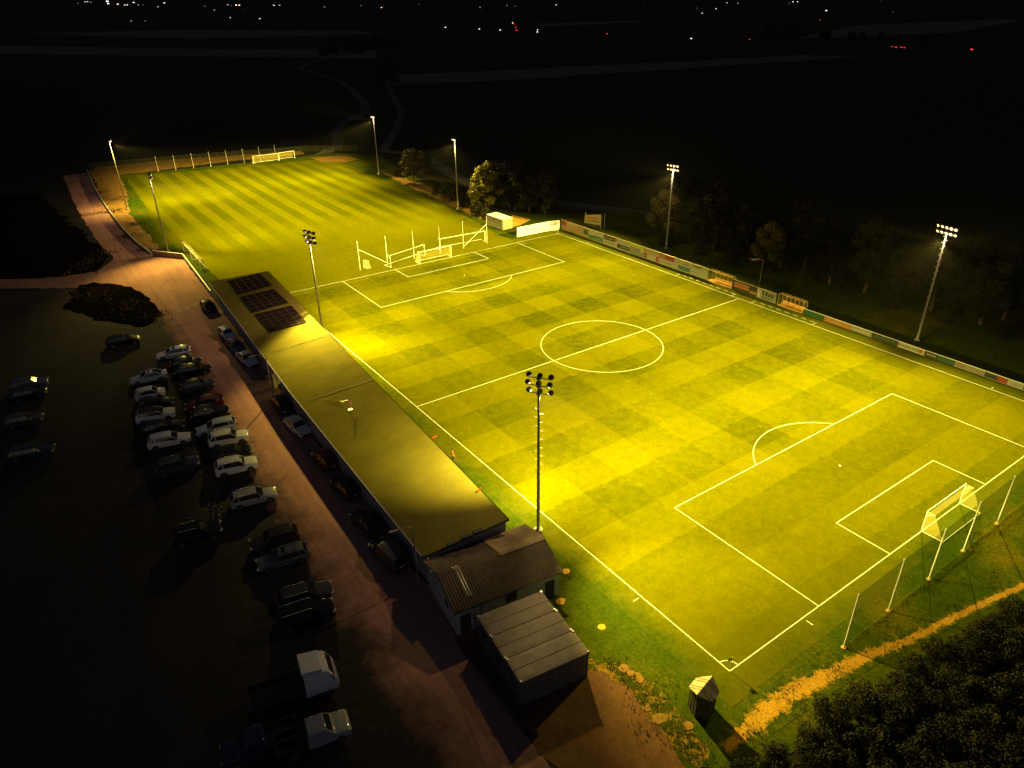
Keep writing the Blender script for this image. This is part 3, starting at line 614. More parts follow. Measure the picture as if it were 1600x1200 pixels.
# ---------------------------------------------------------------- containers beside the clubhouse
M_cont = plain('container_paint', (0.25, 0.195, 0.19), 0.6, var=0.12, scale=1.3, metal=0.0, spec=.25)
M_contw = plain('container_wall', (0.12, 0.12, 0.12), 0.6)
A = Vector((-14.1, 13.9)); B_ = Vector((-8.3, 13.1)); D = Vector((-14.9, 6.75)); ang = math.atan2(B_.y-A.y, B_.x-A.x)
vx = (B_-A).normalized(); vy = (A-D)/3
for k in range(3):
    o = D+vy*k; w = vy.length-.06; Lc = 5.85
    lab = ['nearest of three grey site containers joined side by side', 'middle of three grey site containers joined side by side', 'grey site container of a row of three, next to the clubhouse wall'][k]
    t = thing('site_container', lab, 'container', (o.x, o.y, 0), ang, 'site containers beside the clubhouse')
    b = MB(); b.box((Lc/2, w/2, 1.3), (Lc-.1, w-.1, 2.5)); 
    for i in range(22): b.box((0.2+i*0.26, 0.03, 1.3), (0.12, 0.06, 2.2))
    b.build('wall', M_contw, t)
    b = MB(); n = 24
    for i in range(n):
        for j in range(8):
            def rp(i, j):
                x = Lc*i/n; y = w*j/8; e = min(i, n-i, j, 8-j)
                return (x, y, 2.70+((.02 if k else .012*math.sin(x*2.3)*math.sin(y*2.0+x*.8)+.02) if e > 0 else 0))
            b.add([rp(i, j), rp(i+1, j), rp(i+1, j+1), rp(i, j+1)], [(0, 1, 2, 3)])
    b.add([(0, 0, 2.7), (Lc, 0, 2.7), (Lc, 0, 2.52), (0, 0, 2.52)], [(3, 2, 1, 0)]); b.add([(0, 0, 2.7), (0, w, 2.7), (0, w, 2.52), (0, 0, 2.52)], [(0, 1, 2, 3)])
    b.add([(Lc, 0, 2.7), (Lc, w, 2.7), (Lc, w, 2.52), (Lc, 0, 2.52)], [(3, 2, 1, 0)])
    b.build('roof', M_cont, t)
    boxo('roof_joint', (Lc/2, w/2, 2.735), (Lc, .03, .02), M_contw, t)
    for x, y in ((.08, .08), (Lc-.08, .08), (.08, w-.08), (Lc-.08, w-.08)): boxo('corner_casting', (x, y, 2.70), (.16, .16, .14), M_steel, t)
    wd = boxo('window', (-.02, w/2, 1.6), (.06, .9, .9), M_dark, t); boxo('frame', (-.01, w/2, 1.6), (.05, 1.0, 1.0), M_contw, wd)
wall('timber_fence', [(-15.7, 12.5), (-15.8, 5.4), (-15.2, 4.2)], .55, .06, plain('dark_boards', (.05, .04, .03), .9), 'low dark plank fence running along the container fronts', cat='fence')
# ---------------------------------------------------------------- hexagonal hut
hc = Vector((-4.3, -0.95, 0)); hutm = plain('weathered_planks', (0.06, 0.045, 0.035), .85)
t = thing('garden_hut', 'small dark hut with a striped hexagonal plank roof near the corner flag', 'hut', (*hc.xy, 0), R(12))
b = MB(); n = 6; rr = 0.92
for i in range(6):
    a0, a1 = math.pi/3*i, math.pi/3*(i+1)
    for k in range(6):
        u0, u1 = k/6+.01, (k+1)/6-.01
        p0 = Vector((rr*math.cos(a0), rr*math.sin(a0)))*(1-u0)+Vector((rr*math.cos(a1), rr*math.sin(a1)))*u0
        p1 = Vector((rr*math.cos(a0), rr*math.sin(a0)))*(1-u1)+Vector((rr*math.cos(a1), rr*math.sin(a1)))*u1
        s = 1+.02*(k % 2); b.add([(p0.x*s, p0.y*s, 0), (p1.x*s, p1.y*s, 0), (p1.x*s, p1.y*s, 2.05), (p0.x*s, p0.y*s, 2.05)], [(0, 1, 2, 3)])
b.build('wall', hutm, t)
M_pl = [plain('roof_plank_pale', (.50, .40, .26), .8, var=.2), plain('roof_plank_brown', (.26, .13, .09), .8, var=.2)]
b = MB(); hh = 2.08; apx = 2.55; R2 = 1.08
# ridge roof over the hexagon: two planked slopes
hexp = [Vector((R2*math.cos(math.pi/3*i), R2*math.sin(math.pi/3*i))) for i in range(6)]
def yr(x): # half depth of hexagon at x
    return (R2*math.sin(math.pi/3)) if abs(x) <= R2/2 else (R2-abs(x))*math.tan(math.pi/3)
N = 18
for i in range(N):
    x0, x1 = -R2+2*R2*i/N+.004, -R2+2*R2*(i+1)/N-.004
    b.cur = [0, 0, 1, 0, 0, 0, 1][i*5 % 7]; dz = .012*(i % 2)
    for s in (1, -1):
        d0_, d1_ = yr(x0), yr(x1); zz = lambda d: apx-(apx-hh)*d/(R2*math.sin(math.pi/3))+dz
        b.add([(x0, 0, apx+dz), (x1, 0, apx+dz), (x1, s*d1_, zz(d1_)), (x0, s*d0_, zz(d0_)), (x0, 0, apx+dz-.05), (x1, 0, apx+dz-.05), (x1, s*d1_, zz(d1_)-.05), (x0, s*d0_, zz(d0_)-.05)],
              [(0, 1, 2, 3), (4, 7, 6, 5), (3, 2, 6, 7)] if s < 0 else [(3, 2, 1, 0), (5, 6, 7, 4), (7, 6, 2, 3)])
b.build('roof', M_pl, t)
# ---------------------------------------------------------------- advertising boards
def P_(a, z=0): v = G(*a); return v
BX = 65.9
def bcol(n, c): return plain('board_'+n, c, .45, var=.06)
def board(y0, y1, h, base, marks, label, x=BX, group='advertising boards along the far touchline', text=None, z0=0.12):
    "board in the plane x=const facing the pitch; marks: (u0,u1,v0,v1,colour) in 0..1 seen from the pitch, u from the far end"
    L = abs(y0-y1); t = thing('advertising_board', label, 'advertising board', (x, (y0+y1)/2, 0), 0, group)
    boxo('panel', (0, 0, z0+h/2), (.05, L-.05, h), base, t)
    b = MB(); 
    for k in range(max(2, int(L/2.4)+1)):
        yy = -L/2+.08+(L-.16)*k/max(1, int(L/2.4)); b.box((.07, yy, (h+z0)/2), (.06, .06, h+z0)); b.box((.3, yy, .1), (.5, .05, .05))
    b.build('support', M_steel, t)
    boxo('top_rail', (.0, 0, z0+h+.022), (.09, L, .04), M_white if h < 1.5 else plain('rail_ochre', (.45, .36, .2), .5), t)
    if marks:
        for i, (u0, u1, v0, v1, m) in enumerate(marks):
            boxo('printed_panel', (-.028-.0015*i, L/2-L*(u0+u1)/2, z0+h*(v0+v1)/2), (.004, L*(u1-u0), h*(v1-v0)), m, t)
    if text:
        s, size, u, v, m = text
        cu = bpy.data.curves.new('lettering', 'FONT'); cu.body = s; cu.size = size; cu.align_x = 'CENTER'; cu.align_y = 'CENTER'; cu.extrude = .004; cu.space_character = 1.05
        cu.offset = 0.012
        cu.materials.append(m); co = bpy.data.objects.new('tmp', cu); COL.objects.link(co); bpy.context.view_layer.update()
        me = bpy.data.meshes.new_from_object(co); bpy.data.objects.remove(co); o = link('lettering', me, t)
        o.location = (-.045, L/2-L*u, z0+h*v); o.rotation_euler = (R(90), 0, R(-90))
    return t
cW = bcol('white', (.30, .29, .25)); cG = bcol('green', (.02, .10, .03)); cDG = bcol('dark_green', (.012, .06, .03)); cB = bcol('black', (.02, .02, .018)); cR = bcol('red', (.24, .04, .02))
cO = bcol('orange', (.28, .12, .04)); cT = bcol('teal', (.05, .14, .13)); cBe = bcol('beige', (.25, .18, .09)); cGr = bcol('grey', (.17, .17, .15)); cDR = bcol('dark_red', (.28, .03, .03)); cPk = bcol('pink', (.28, .17, .13)); cK = bcol('lime', (.35, .42, .08))
def letters(n, u0, u1, v0, v1, m, seed=0):
    rg = random.Random(seed); out = []; w = (u1-u0)/n
    for i in range(n): out.append((u0+i*w, u0+i*w+w*rg.uniform(.45, .75), v0, v0+(v1-v0)*rg.choice([1, .8, 1]), m))
    return out
def yb(pxx):   # y where the touchline board row meets image column pxx
    lo, hi = -5, 105
    for _ in range(40):
        m = (lo+hi)/2; v = Vector((BX, m, 0))-Vector(CP); X = 800+FPX*v.dot(_r)/v.dot(_fw)
        if X > pxx: lo = m
        else: hi = m
    return lo
H1 = 2.1
E1 = [877, 888, 920, 943, 963, 984, 1006, 1029, 1053, 1078, 1105]
specs = [(cPk, [(.05, .8, .5, 1, cR)]+letters(5, .1, .9, .12, .3, cBe, 1), 'pink board with red top half, first beside the far corner'),
         (cBe, letters(7, .1, .6, .35, .6, cO, 2)+[(.75, .95, .3, .8, cDG)], 'beige board with orange print, second from the far corner'),
         (cW, [(.0, .95, .05, .42, cG), (.3, .9, .42, .5, cDG)]+letters(4, .35, .9, .16, .28, cW, 3), 'white board with a green landscape strip'),
         (cW, [(.0, .85, .5, .98, cB), (.87, 1, .6, 1, cR)]+letters(8, .06, .8, .62, .84, cGr, 4)+letters(7, .1, .9, .15, .35, cGr, 41), 'pale board with a black lettered header and red corner'),
         (cW, [(.05, .98, .1, .5, cB)]+letters(7, .3, .9, .22, .4, cGr, 5), 'pale board with a black lettered lower band'),
         (cGr, [(.0, .95, .72, .98, cK), (.1, .3, .35, .6, cBe), (.75, .95, .4, .75, cK)], 'grey board with lime green header'),
         (cW, [(.02, .98, .5, .54, cDR), (.02, .2, .05, .5, cDR), (.82, .98, .05, .5, cDR)]+letters(8, .06, .94, .64, .9, cBe, 7), 'white board framed by a dark red arch'),
         (cW, [(.0, .98, .5, .98, cO), (.4, .98, .55, .95, cR)]+letters(6, .1, .9, .15, .32, cGr, 8), 'white board with orange upper half'),
         (cW, [(.25, .98, .06, .48, cT)]+letters(4, .08, .4, .68, .8, cGr, 9)+letters(3, .6, .85, .62, .78, cDR, 10), 'white board with a teal swoosh panel'),
         (cW, letters(6, .2, .65, .74, .92, cB, 11)+letters(6, .05, .5, .2, .34, cGr, 12), 'plain white board with dark small print beside the left dugout')]
for i, (bm_, mk_, lb) in enumerate(specs): board(yb(E1[i]), yb(E1[i+1]), H1, bm_, mk_, lb)
y1_, y2_, y3_ = yb(1143), yb(1177), yb(1211)
board(y1_, y2_-.6, 1.75, cB, [(.08, .68, .3, .85, cO)]+[(a, c, d+.05, e, cR) for a, c, d, e, m in letters(7, .12, .64, .42, .7, cR, 13)]+[(.72, .98, .18, .42, cO)], 'black board with an orange lettered field between the two dugouts')
board(y2_-.6, y3_, 1.75, cGr, [(.02, .2, .1, .95, cW)]+letters(4, .3, .92, .4, .85, cB, 14)+letters(4, .3, .9, .1, .3, cDG, 15), 'grey board with dark block letters beside the right dugout')
H2 = .85
E2 = [1254, 1287, 1328, 1361, 1402, 1443, 1490, 1537, 1572, 1606]
specs = [(cDG, [], None, 'low plain green board right of the right dugout'),
         (cO, letters(5, .3, .7, .3, .7, cBe, 20), None, 'low orange board with faint print'),
         (cGr, letters(7, .1, .9, .3, .6, cW, 21), None, 'low grey board with faint pale print'),
         (cB, letters(6, .1, .9, .3, .7, cDG, 22), None, 'low black board with dark print left of the SPARKASSE board'),
         (cW, [], ('SPARKASSE', .62, .42, .48, cB), 'low white board reading SPARKASSE with a red dot'),
         (cB, letters(5, .08, .4, .3, .7, cGr, 24)+[(.45, .98, .1, .9, cDG)], None, 'low black board right of the SPARKASSE board'),
         (cGr, letters(5, .45, .95, .3, .6, cPk, 25), ('ÖVP', .52, .2, .48, cR), 'low grey board with red letters at its left end'),
         (cGr, [(.0, .6, .1, .9, cB), (.6, .98, .1, .9, cDR)]+letters(4, .55, .95, .3, .8, cR, 26), None, 'low board half black half dark red'),
         (cW, letters(5, .2, .6, .3, .6, cGr, 27)+[(.75, .85, .1, .9, cB)], None, 'low white board with a black bar at the photo edge')]
for i, (bm_, mk_, tx, lb) in enumerate(specs):
    t = board(yb(E2[i]), yb(E2[i+1]), H2, bm_, mk_, lb, text=tx)
    if i == 4:
        L = abs(yb(E2[i])-yb(E2[i+1])); b = MB(); b.lathe([(.26, 0), (.26, .006)], 20, Matrix.Rotation(R(-90), 3, 'Y'), (-.03, L/2-L*.88, .56)); b.build('emblem', cR, t)
# boards behind the far corner
pa, pb_ = G(808, 371.5), G(858, 361.5); pc = G(874, 360)
M_vinyl = plain('white_vinyl', (.80, .84, .95), .5, var=.02)
def wboard(a, c, h, label, marks=()):
    ang = math.atan2(c.y-a.y, c.x-a.x); L = (c-a).length; t = thing('advertising_board', label, 'advertising board', (a.x, a.y, 0), ang, 'white boards behind the far corner')
    boxo('panel', (L/2, 0, .15+h/2), (L, .06, h), M_vinyl, t)
    for k in range(3): boxo('support', (L*(.05+.45*k), .08, h/2), (.07, .07, h), M_steel, t)
    for i, (u0, u1, v0, v1, m) in enumerate(marks): boxo('printed_panel', (L*(u0+u1)/2, -.033-.0015*i, .15+h*(v0+v1)/2), (L*(u1-u0), .004, h*(v1-v0)), m, t)
cV = bcol('violet', (.18, .12, .32)); cMg = bcol('magenta', (.45, .04, .12))
wboard(pa, pb_, 2.15, 'long glaring white board behind the far corner', letters(5, .5, .9, .35, .45, bcol('faint_green', (.62, .7, .5)), 30))
wboard(pb_, pc, 2.15, 'white board with a violet and magenta header at the far corner', [(.03, .97, .52, .97, bcol('lilac', (.55, .42, .62))), (.03, .97, .62, .70, cV), (.5, .62, .52, .97, cMg), (.62, .92, .78, .92, cW)]+letters(6, .06, .46, .8, .92, cV, 31)+letters(6, .1, .9, .2, .3, bcol('buff', (.6, .5, .35)), 32))
# ---------------------------------------------------------------- dugouts
M_clear = sheer('clear_plastic', (.45, .36, .20), .12, .3); M_alu = plain('orange_tube', (.60, .34, .12), .4, .3); M_seat = plain('seat_tan', (.66, .36, .10), .5)
def dugout(ya, yb2, label):
    L = abs(ya-yb2); t = thing('dugout', label, 'dugout', (BX-.1, (ya+yb2)/2, 0), 0, 'dugouts beside the far touchline'); h = 2.05; d = 1.25
    pr = [(0, .1), (.0, h-.15), (.25, h), (d-.35, h), (d, h-.5), (d, .1)]
    for k in range(4):
        y = -L/2+L*k/3; b = MB(); b.tube([(x, y, z) for x, z in pr], .035, 6); b.build('frame_hoop', M_alu, t)
    b = MB()
    for x, z in (pr[0], pr[2], pr[3], pr[4], pr[5]): b.tube([(x, -L/2, z), (x, L/2, z)], .04 if z > h-.1 else .03, 6)
    b.build('frame_rail', M_alu, t)
    b = MB()
    for (xa, za), (xb, zb) in zip(pr[2:-1], pr[3:]): b.add([(xa, -L/2, za), (xa, L/2, za), (xb, L/2, zb), (xb, -L/2, zb)], [(0, 1, 2, 3)])
    for y in (-L/2, L/2): b.add([(x, y, z) for x, z in pr], [tuple(range(6))])
    b.build('canopy', M_clear, t)
    for i in range(int(L/1.1)):
        y = -L/2+.6+i*1.1; b = MB(); b.box((.75, y, .45), (.42, 1.02, .05)); b.box((.97, y, .65), (.05, 1.02, .38)); b.box((.75, y, .25), (.06, .06, .4)); b.build('seat', M_seat, t, bevel=.02)
    boxo('floor', (.6, 0, .08), (1.2, L, .06), M_alu, t)
dugout(yb(1105)-.1, yb(1143)+.1, 'clear-canopied dugout with orange frame, left of the halfway line')
dugout(yb(1215), yb(1254)+.1, 'clear-canopied dugout with orange frame, right of the black board')
# notice board stack behind boards
s0 = G(913, 356); s1 = G(938, 360); ang = math.atan2(s1.y-s0.y, s1.x-s0.x); Ls = (s1-s0).length
t = thing('notice_board', 'tall tan display board with a peaked top behind the touchline boards', 'board', (s0.x, s0.y, 0), ang)
b = MB(); b.add([(0, 0, .5), (Ls, 0, .5), (Ls, 0, 3.6), (0, 0, 3.0), (0, .1, .5), (Ls, .1, .5), (Ls, .1, 3.6), (0, .1, 3.0)], [(0, 1, 2, 3), (7, 6, 5, 4), (0, 4, 5, 1), (3, 2, 6, 7), (0, 3, 7, 4), (1, 5, 6, 2)]); b.build('panel', bcol('tan', (.40, .30, .14)), t)
boxo('printed_panel', (Ls/2, -.01, .85), (Ls*.94, .02, .6), cB, t)
boxo('printed_panel', (Ls/2, -.01, 1.9), (Ls*.9, .02, .5), cBe, t); boxo('printed_panel', (Ls*.45, -.01, 2.6), (Ls*.7, .02, .28), cO, t)
for i, mm in enumerate(letters(7, .2, .85, 0, 1, cBe, 40)): boxo('printed_panel', (Ls*(mm[0]+mm[1])/2, -.024, .85), (Ls*(mm[1]-mm[0]), .006, .22), cBe, t)
for x in (.15, Ls-.05): boxo('post', (x, .16, 1.8), (.09, .09, 3.6), M_steel, t)
boxo('post', (Ls+.5, .9, 1.9), (.09, .09, 3.8), M_steel, t)
# far container
f0 = G(786, 357.5); A0 = G(760, 335, 2.5); A1 = G(785, 343.5, 2.5); A2 = G(806, 341.5, 2.5); ang = math.atan2(A1.y-A0.y, A1.x-A0.x)
t = thing('storage_container', 'white-topped storage container beside the far net poles', 'container', (A0.x, A0.y, 0), ang)
Lc = (A1-A0).length; Wc = 3.0
b = MB(); b.box((Lc/2, Wc/2, 1.25), (Lc-.06, Wc-.06, 2.4))
for i in range(int(Lc/.3)): b.box((.15+i*.3, .02, 1.25), (.14, .04, 2.2))
b.build('wall', plain('container_khaki', (.24, .22, .15), .6), t)
boxo('roof', (Lc/2, Wc/2, 2.5), (Lc, Wc, .08), M_vinyl, t); boxo('vent', (Lc*.45, -.02, 1.9), (.4, .06, .3), M_black, t)
boxo('door', (Lc+.0, Wc/2, 1.2), (.06, Wc*.8, 2.1), plain('door_khaki', (.32, .28, .18), .6), t)
sheet('gravel_apron', px([(786, 358), (812, 352), (830, 343), (800, 336)]), .034, M_path, .1)
# windsock
w0 = G(1186, 448)
t = thing('windsock', 'red and white windsock on a thin pole behind the boards', 'windsock', w0)
b = MB(); b.tube([(0, 0, 0), (0, 0, 5.1)], .045, 8, .03); b.build('pole', M_steel, t)
wd = (G(1166, 403, 5.0)-G(1190, 405, 5.0)); wd.z = 0; wd.normalize()
for k, (c_, a0, a1) in enumerate(((cR, 0, .5), (cW, .5, 1.2), (cW, 1.2, 1.9), (cR, 1.9, 2.3))):
    b = MB(); r0 = .12-.0*a0; pts = [wd*(.06+a0+(a1-a0)*i/4)+Vector((0, 0, 5.0+.10*math.sin((a0+(a1-a0)*i/4)*3))) for i in range(5)]
    b.tube(pts, .10+.06*min(a0, 1.5), 10, .10+.06*min(a1, 1.5), cap=False); b.build('sock', c_, t)
# corner flags
def flag(x, y, label):
    t = thing('corner_flag', label, 'corner flag', (x, y, 0.03), 0, 'corner flags'); b = MB(); b.tube([(0, 0, 0), (0, 0, 1.55)], .025, 6); b.build('staff', M_white, t)
    b = MB(); b.add([(0, 0, 1.5), (-.34, .12, 1.42), (-.3, .05, 1.2), (0, 0, 1.18)], [(0, 1, 2, 3)]); b.build('flag', plain('flag_yellow', (.6, .5, .1), .7), t)
flag(0, 0, 'corner flag at the near corner below the clubhouse'); flag(PW, PL, 'corner flag at the far right corner by the white boards'); flag(0, PL, 'corner flag at the far left corner by the solar roof')
flag(66.6, 52.3-3.0, 'white halfway flag post beside the grey lettered board') if False else None
# ---------------------------------------------------------------- street lamps over the lane
def lamp(base, h, label, arm=(-1.9, .25)):
    t = thing('street_lamp', label, 'street lamp', (base.x, base.y, 0), 0, 'unlit street lamps behind the stand')
    b = MB(); pts = [(0, 0, 0), (0, 0, h-.9)]+[(arm[0]*.28*(1-math.cos(a)), arm[1]*.28*(1-math.cos(a)), h-.9+.55*math.sin(a)) for a in (.4, .8, 1.2, 1.57)]+[(arm[0]*.75, arm[1]*.75, h-.3)]
    b.tube(pts, .07, 8, .035); b.build('pole', M_pole, t, smooth=50)
    b = MB(); b.box((arm[0]*.9, arm[1]*.9, h-.31), (.75, .2, .1), math.atan2(arm[1], arm[0])); b.build('lamp_head', plain('lamp_grey', (.35, .35, .35), .5), t, bevel=.03)
lamp(Vector((-14.15, 64.0, 0)), 6.8, 'curved unlit street lamp behind the stand near the passage')
lamp(Vector((-14.95, 22.3, 0)), 7.0, 'curved unlit street lamp at the clubhouse gable')
# ---------------------------------------------------------------- vehicles
M_glass = plain('car_glass', (.012, .014, .018), .06, var=0, spec=.8)
M_tyre = plain('tyre', (.015, .015, .015), .8); M_rim = plain('rim', (.30, .30, .31), .35, .8); M_trim = plain('dark_trim', (.02, .02, .02), .5)
M_hl = plain('headlight_glass', (.45, .45, .45), .12); M_tl = plain('tail_light_red', (.28, .02, .015), .2); M_plate = plain('number_plate', (.6, .6, .58), .5)
PAINT = dict(white=(.66, .67, .70), silver=(.30, .32, .35), grey=(.10, .11, .13), dgrey=(.04, .045, .055), black=(.006, .006, .007), bluegrey=(.07, .09, .13), red=(.12, .008, .006), brown=(.035, .025, .02), pblue=(.42, .48, .58), navy=(.02, .03, .06))
def paint(c):
    return plain('paint_'+c, PAINT[c], .16, .1 if c in ('silver', 'grey', 'bluegrey', 'pblue') else 0, var=.02, coat=.7, spec=.15)
#            L    W    H   hood  z_belt x-front-glass base, roof front, roof rear, rear base   (x from nose 0 to tail L)
TYPES = dict(wagon=(4.7, 1.84, 1.48, .78, .96, 1.30, 2.05, 4.15, 4.62), suv=(4.5, 1.88, 1.66, .98, 1.08, 1.25, 1.90, 3.95, 4.42),
             hatch=(4.15, 1.78, 1.48, .84, .96, 1.10, 1.85, 3.50, 4.08), sedan=(4.7, 1.84, 1.44, .78, .95, 1.35, 2.15, 3.45, 4.15),
             mpv=(4.7, 1.86, 1.78, 1.0, 1.08, .85, 1.65, 4.35, 4.62), small=(3.7, 1.68, 1.50, .86, .95, .85, 1.5, 3.15, 3.64))
_cars = {}
def car_meshes(kind, col, roofcol=None, sunroof=False):
    key = (kind, col, roofcol, sunroof)
    if key in _cars: return _cars[key]
    L, W, H, zh, zb, g0, g1, g2, g3 = TYPES[kind]; hw = W/2; m = paint(col); parts = []
    X = lambda x: L/2-x      # nose towards +x
    # lower body by stations
    st_ = [(0.0, .80, .30, zh-.22), (.08, .90, .26, zh-.10), (.35, .985, .22, zh-.02), (g0*.55, 1.0, .2, zh+.04), (g0, 1.0, .2, zb), (g0+.9, 1.0, .2, zb+.01), (g2, 1.0, .2, zb+.02), (g3, .99, .22, zb+.01), (L-.12, .95, .26, min(zb, zb if kind != 'sedan' else zb+.02)), (L, .86, .34, zb-.14)]
    b = MB(); rings = []
    for x, wf, z0, z1 in st_:
        w = hw*wf
        rings.append([(X(x), w*.82, z0), (X(x), w*.97, z0+.10), (X(x), w, (z0+z1)/2), (X(x), w*.97, z1-.10), (X(x), w*.86, z1), (X(x), w*.4, z1+.025), (X(x), -w*.4, z1+.025), (X(x), -w*.86, z1), (X(x), -w*.97, z1-.10), (X(x), -w, (z0+z1)/2), (X(x), -w*.97, z0+.10), (X(x), -w*.82, z0)])
    k = 12; vs = [v for r_ in rings for v in r_]
    fs = [(i*k+j, i*k+(j+1) % k, (i+1)*k+(j+1) % k, (i+1)*k+j) for i in range(len(rings)-1) for j in range(k)]
    fs += [tuple(range(k-1, -1, -1)), tuple((len(rings)-1)*k+j for j in range(k))]
    b.add(vs, fs)
    parts.append(('body', b.mesh('body', m, 38), None, 1))
    wb, wr = hw*.90, hw*.72; zg = zb-.03
    c = [(X(g0), wb, zg), (X(g1), wr, H-.05), (X((g1+g2)/2), wr+.02, H-.03), (X(g2), wr*.97, H-.07), (X(g3), wb*.95, zg)]
    v2 = [p for p in c]+[(p[0], -p[1], p[2]) for p in c]
    bb = MB(); bb.add(v2, [(0, 1, 6, 5), (1, 2, 7, 6), (2, 3, 8, 7), (3, 4, 9, 8), (4, 3, 2, 1, 0), (5, 6, 7, 8, 9)])
    parts.append(('window_glass', bb.mesh('window_glass', M_glass), None, 0))
    bb = MB(); ro = [(g1-.06, .96, -.055), (g1+.18, 1.03, -.012), ((g1+g2)/2, 1.05, .012), (g2-.12, 1.02, -.02), (g2+.10, .96, -.075)]
    up = [(X(x), wr*f*sd, H+dz) for x, f, dz in ro for sd in (1, .5, -.5, -1)]; up = [(x, y, z+(.02 if k % 4 in (1, 2) else 0)) for k, (x, y, z) in enumerate(up)]
    dn = [(x, y, z-.06) for x, y, z in up]; nn = len(up)
    bb.add(up+dn, [(4*i+j, 4*i+4+j, 4*i+5+j, 4*i+1+j) for i in range(4) for j in range(3)]+[(4*i, nn+4*i, nn+4*i+4, 4*i+4) for i in range(4)]+[(4*i+3, 4*i+7, nn+4*i+7, nn+4*i+3) for i in range(4)]+[(0, 1, 2, 3, nn+3, nn+2, nn+1, nn), (16, nn+16, nn+17, nn+18, nn+19, 19, 18, 17)])
    parts.append(('roof', bb.mesh('roof', m if not roofcol else paint(roofcol), 40), None, 0)); roofcol = None
    for sd in (1, -1):
        P4 = [((X(g0), sd*wb, zg), (X(g1), sd*wr, H-.05), .035), ((X(g3), sd*wb*.95, zg), (X(g2), sd*wr*.97, H-.07), .07 if kind != 'sedan' else .05)]
        mx = g1+(g2-g1)*.47; P4.append(((X(mx), sd*(wb-.0), zg), (X(mx), sd*(wr+.01), H-.05), .028))
        if kind in ('wagon', 'suv', 'mpv'): mx = g2-.35; P4.append(((X(mx), sd*(wb-.01), zg), (X(mx), sd*(wr), H-.06), .05))
        for k, (p, q, rr_) in enumerate(P4):
            pb = MB(); pb.tube([p, q], rr_, 6); parts.append(('pillar', pb.mesh('pillar', M_trim if k == 2 else m, 50), None, 0))
    if roofcol or sunroof:
        bb = MB(); q = (g1+.1, g2-.1) if roofcol else (g1+.25, g1+1.5); wv = wr*.95 if roofcol else wr*.78
        bb.box((X((q[0]+q[1])/2), 0, H+.004), (q[1]-q[0], 2*wv, .03)); nm = 'roof_panel' if roofcol else 'sunroof'
        parts.append((nm, bb.mesh(nm, paint(roofcol) if roofcol else M_glass), None, 0))
    if kind in ('wagon', 'suv', 'mpv'):
        for s in (1, -1):
            bb = MB(); bb.tube([(X(g1+.15), s*(wr-.02), H+.0), (X(g1+.3), s*(wr-.02), H+.05), (X(g2-.3), s*(wr-.02), H+.05), (X(g2-.1), s*(wr-.02), H-.01)], .022, 6)
            parts.append(('roof_rail', bb.mesh('roof_rail', M_rim), None, 0))
    for x in (.85, L-.85):
        for s in (1, -1):
            r_ = .335 if kind in ('suv', 'mpv') else .315; Mx = Matrix.Rotation(R(-90*s), 3, 'X')
            bb = MB(); bb.lathe([(r_*.72, -.10), (r_, -.08), (r_, .08), (r_*.95, .105), (r_*.66, .11)], 20, Mx, (X(x), s*(hw-.09), r_))
            ab_ = MB(); ab_.lathe([(r_+.07, hw-.02), (r_+.07, hw+.004)], 20, Mx, (X(x), 0, r_)); parts.append(('wheel_arch', ab_.mesh('wheel_arch', M_trim), None, 0))
            rb = MB(); rb.lathe([(r_*.64, .112), (r_*.2, .105), (.03, .10)], 5, Mx, (X(x), s*(hw-.09), r_)); rb.lathe([(r_*.66, .104), (r_*.66, .109)], 14, Mx, (X(x), s*(hw-.09), r_))
            parts.append(('wheel', bb.mesh('wheel', M_tyre, 40), ('rim', rb.mesh('rim', M_rim, 40)), 0))
    for s in (1, -1):
        bb = MB(); bb.box((X(.14), s*hw*.70, zh-.17), (.34, .36, .15), s*R(-22)); parts.append(('headlight', bb.mesh('headlight', M_hl), None, 0))
        bb = MB(); bb.box((X(L-.08), s*hw*.74, zb-.14), (.26, .34, .20), s*R(18)); parts.append(('tail_light', bb.mesh('tail_light', M_tl), None, 0))
        bb = MB(); bb.box((X(g0+.32), s*(hw+.06), zb+.07), (.16, .22, .15), s*R(15)); parts.append(('mirror', bb.mesh('mirror', m if col not in ('white',) else M_trim), None, 1))
    bb = MB(); bb.box((X(.01), 0, .42), (.07, W*.55, .2)); parts.append(('grille', bb.mesh('grille', M_trim), None, 0))
    bb = MB(); bb.box((X(L+.005), 0, zb-.22), (.03, .52, .11)); parts.append(('number_plate', bb.mesh('number_plate', M_plate), None, 0))
    _cars[key] = parts; return parts
def car(px, py, ang, kind, col, label, roofcol=None, sunroof=False, hgt=.75, name='parked_car', group='cars parked in the dark lot'):
    c = G(px, py, hgt); t = thing(name, label, 'car', (c.x, c.y, 0.02), R(ang), group)
    for nm, me, sub, bev in car_meshes(kind, col, roofcol, sunroof):
        o = link(nm, me, t)
        if bev and nm == 'body': m_ = o.modifiers.new('bevel', 'BEVEL'); m_.width = .05; m_.segments = 3; m_.limit_method = 'ANGLE'; m_.angle_limit = R(25)
        if sub: link(sub[0], sub[1], o)
    return t
E_, W_ = -12, 168      # nose east / nose west, with the small skew of the rows
car(271, 551, W_, 'wagon', 'white', 'white estate with glass sunroof, farthest of the pale cars in the inner rows', sunroof=True)
car(291, 566, E_, 'hatch', 'black', 'black hatchback tucked behind the white estate with sunroof')
car(302, 577, E_, 'wagon', 'black', 'black estate in front of the farthest black hatchback, inner row')
car(309, 601, E_+2, 'hatch', 'dgrey', 'dark grey hatchback alone between the black estate and the dark red car')
car(232, 588, W_+4, 'sedan', 'pblue', 'pale blue-white saloon with dark glass roof, left row', sunroof=True)
car(234, 614, E_+4, 'small', 'white', 'small white hatchback facing the lane, left row')
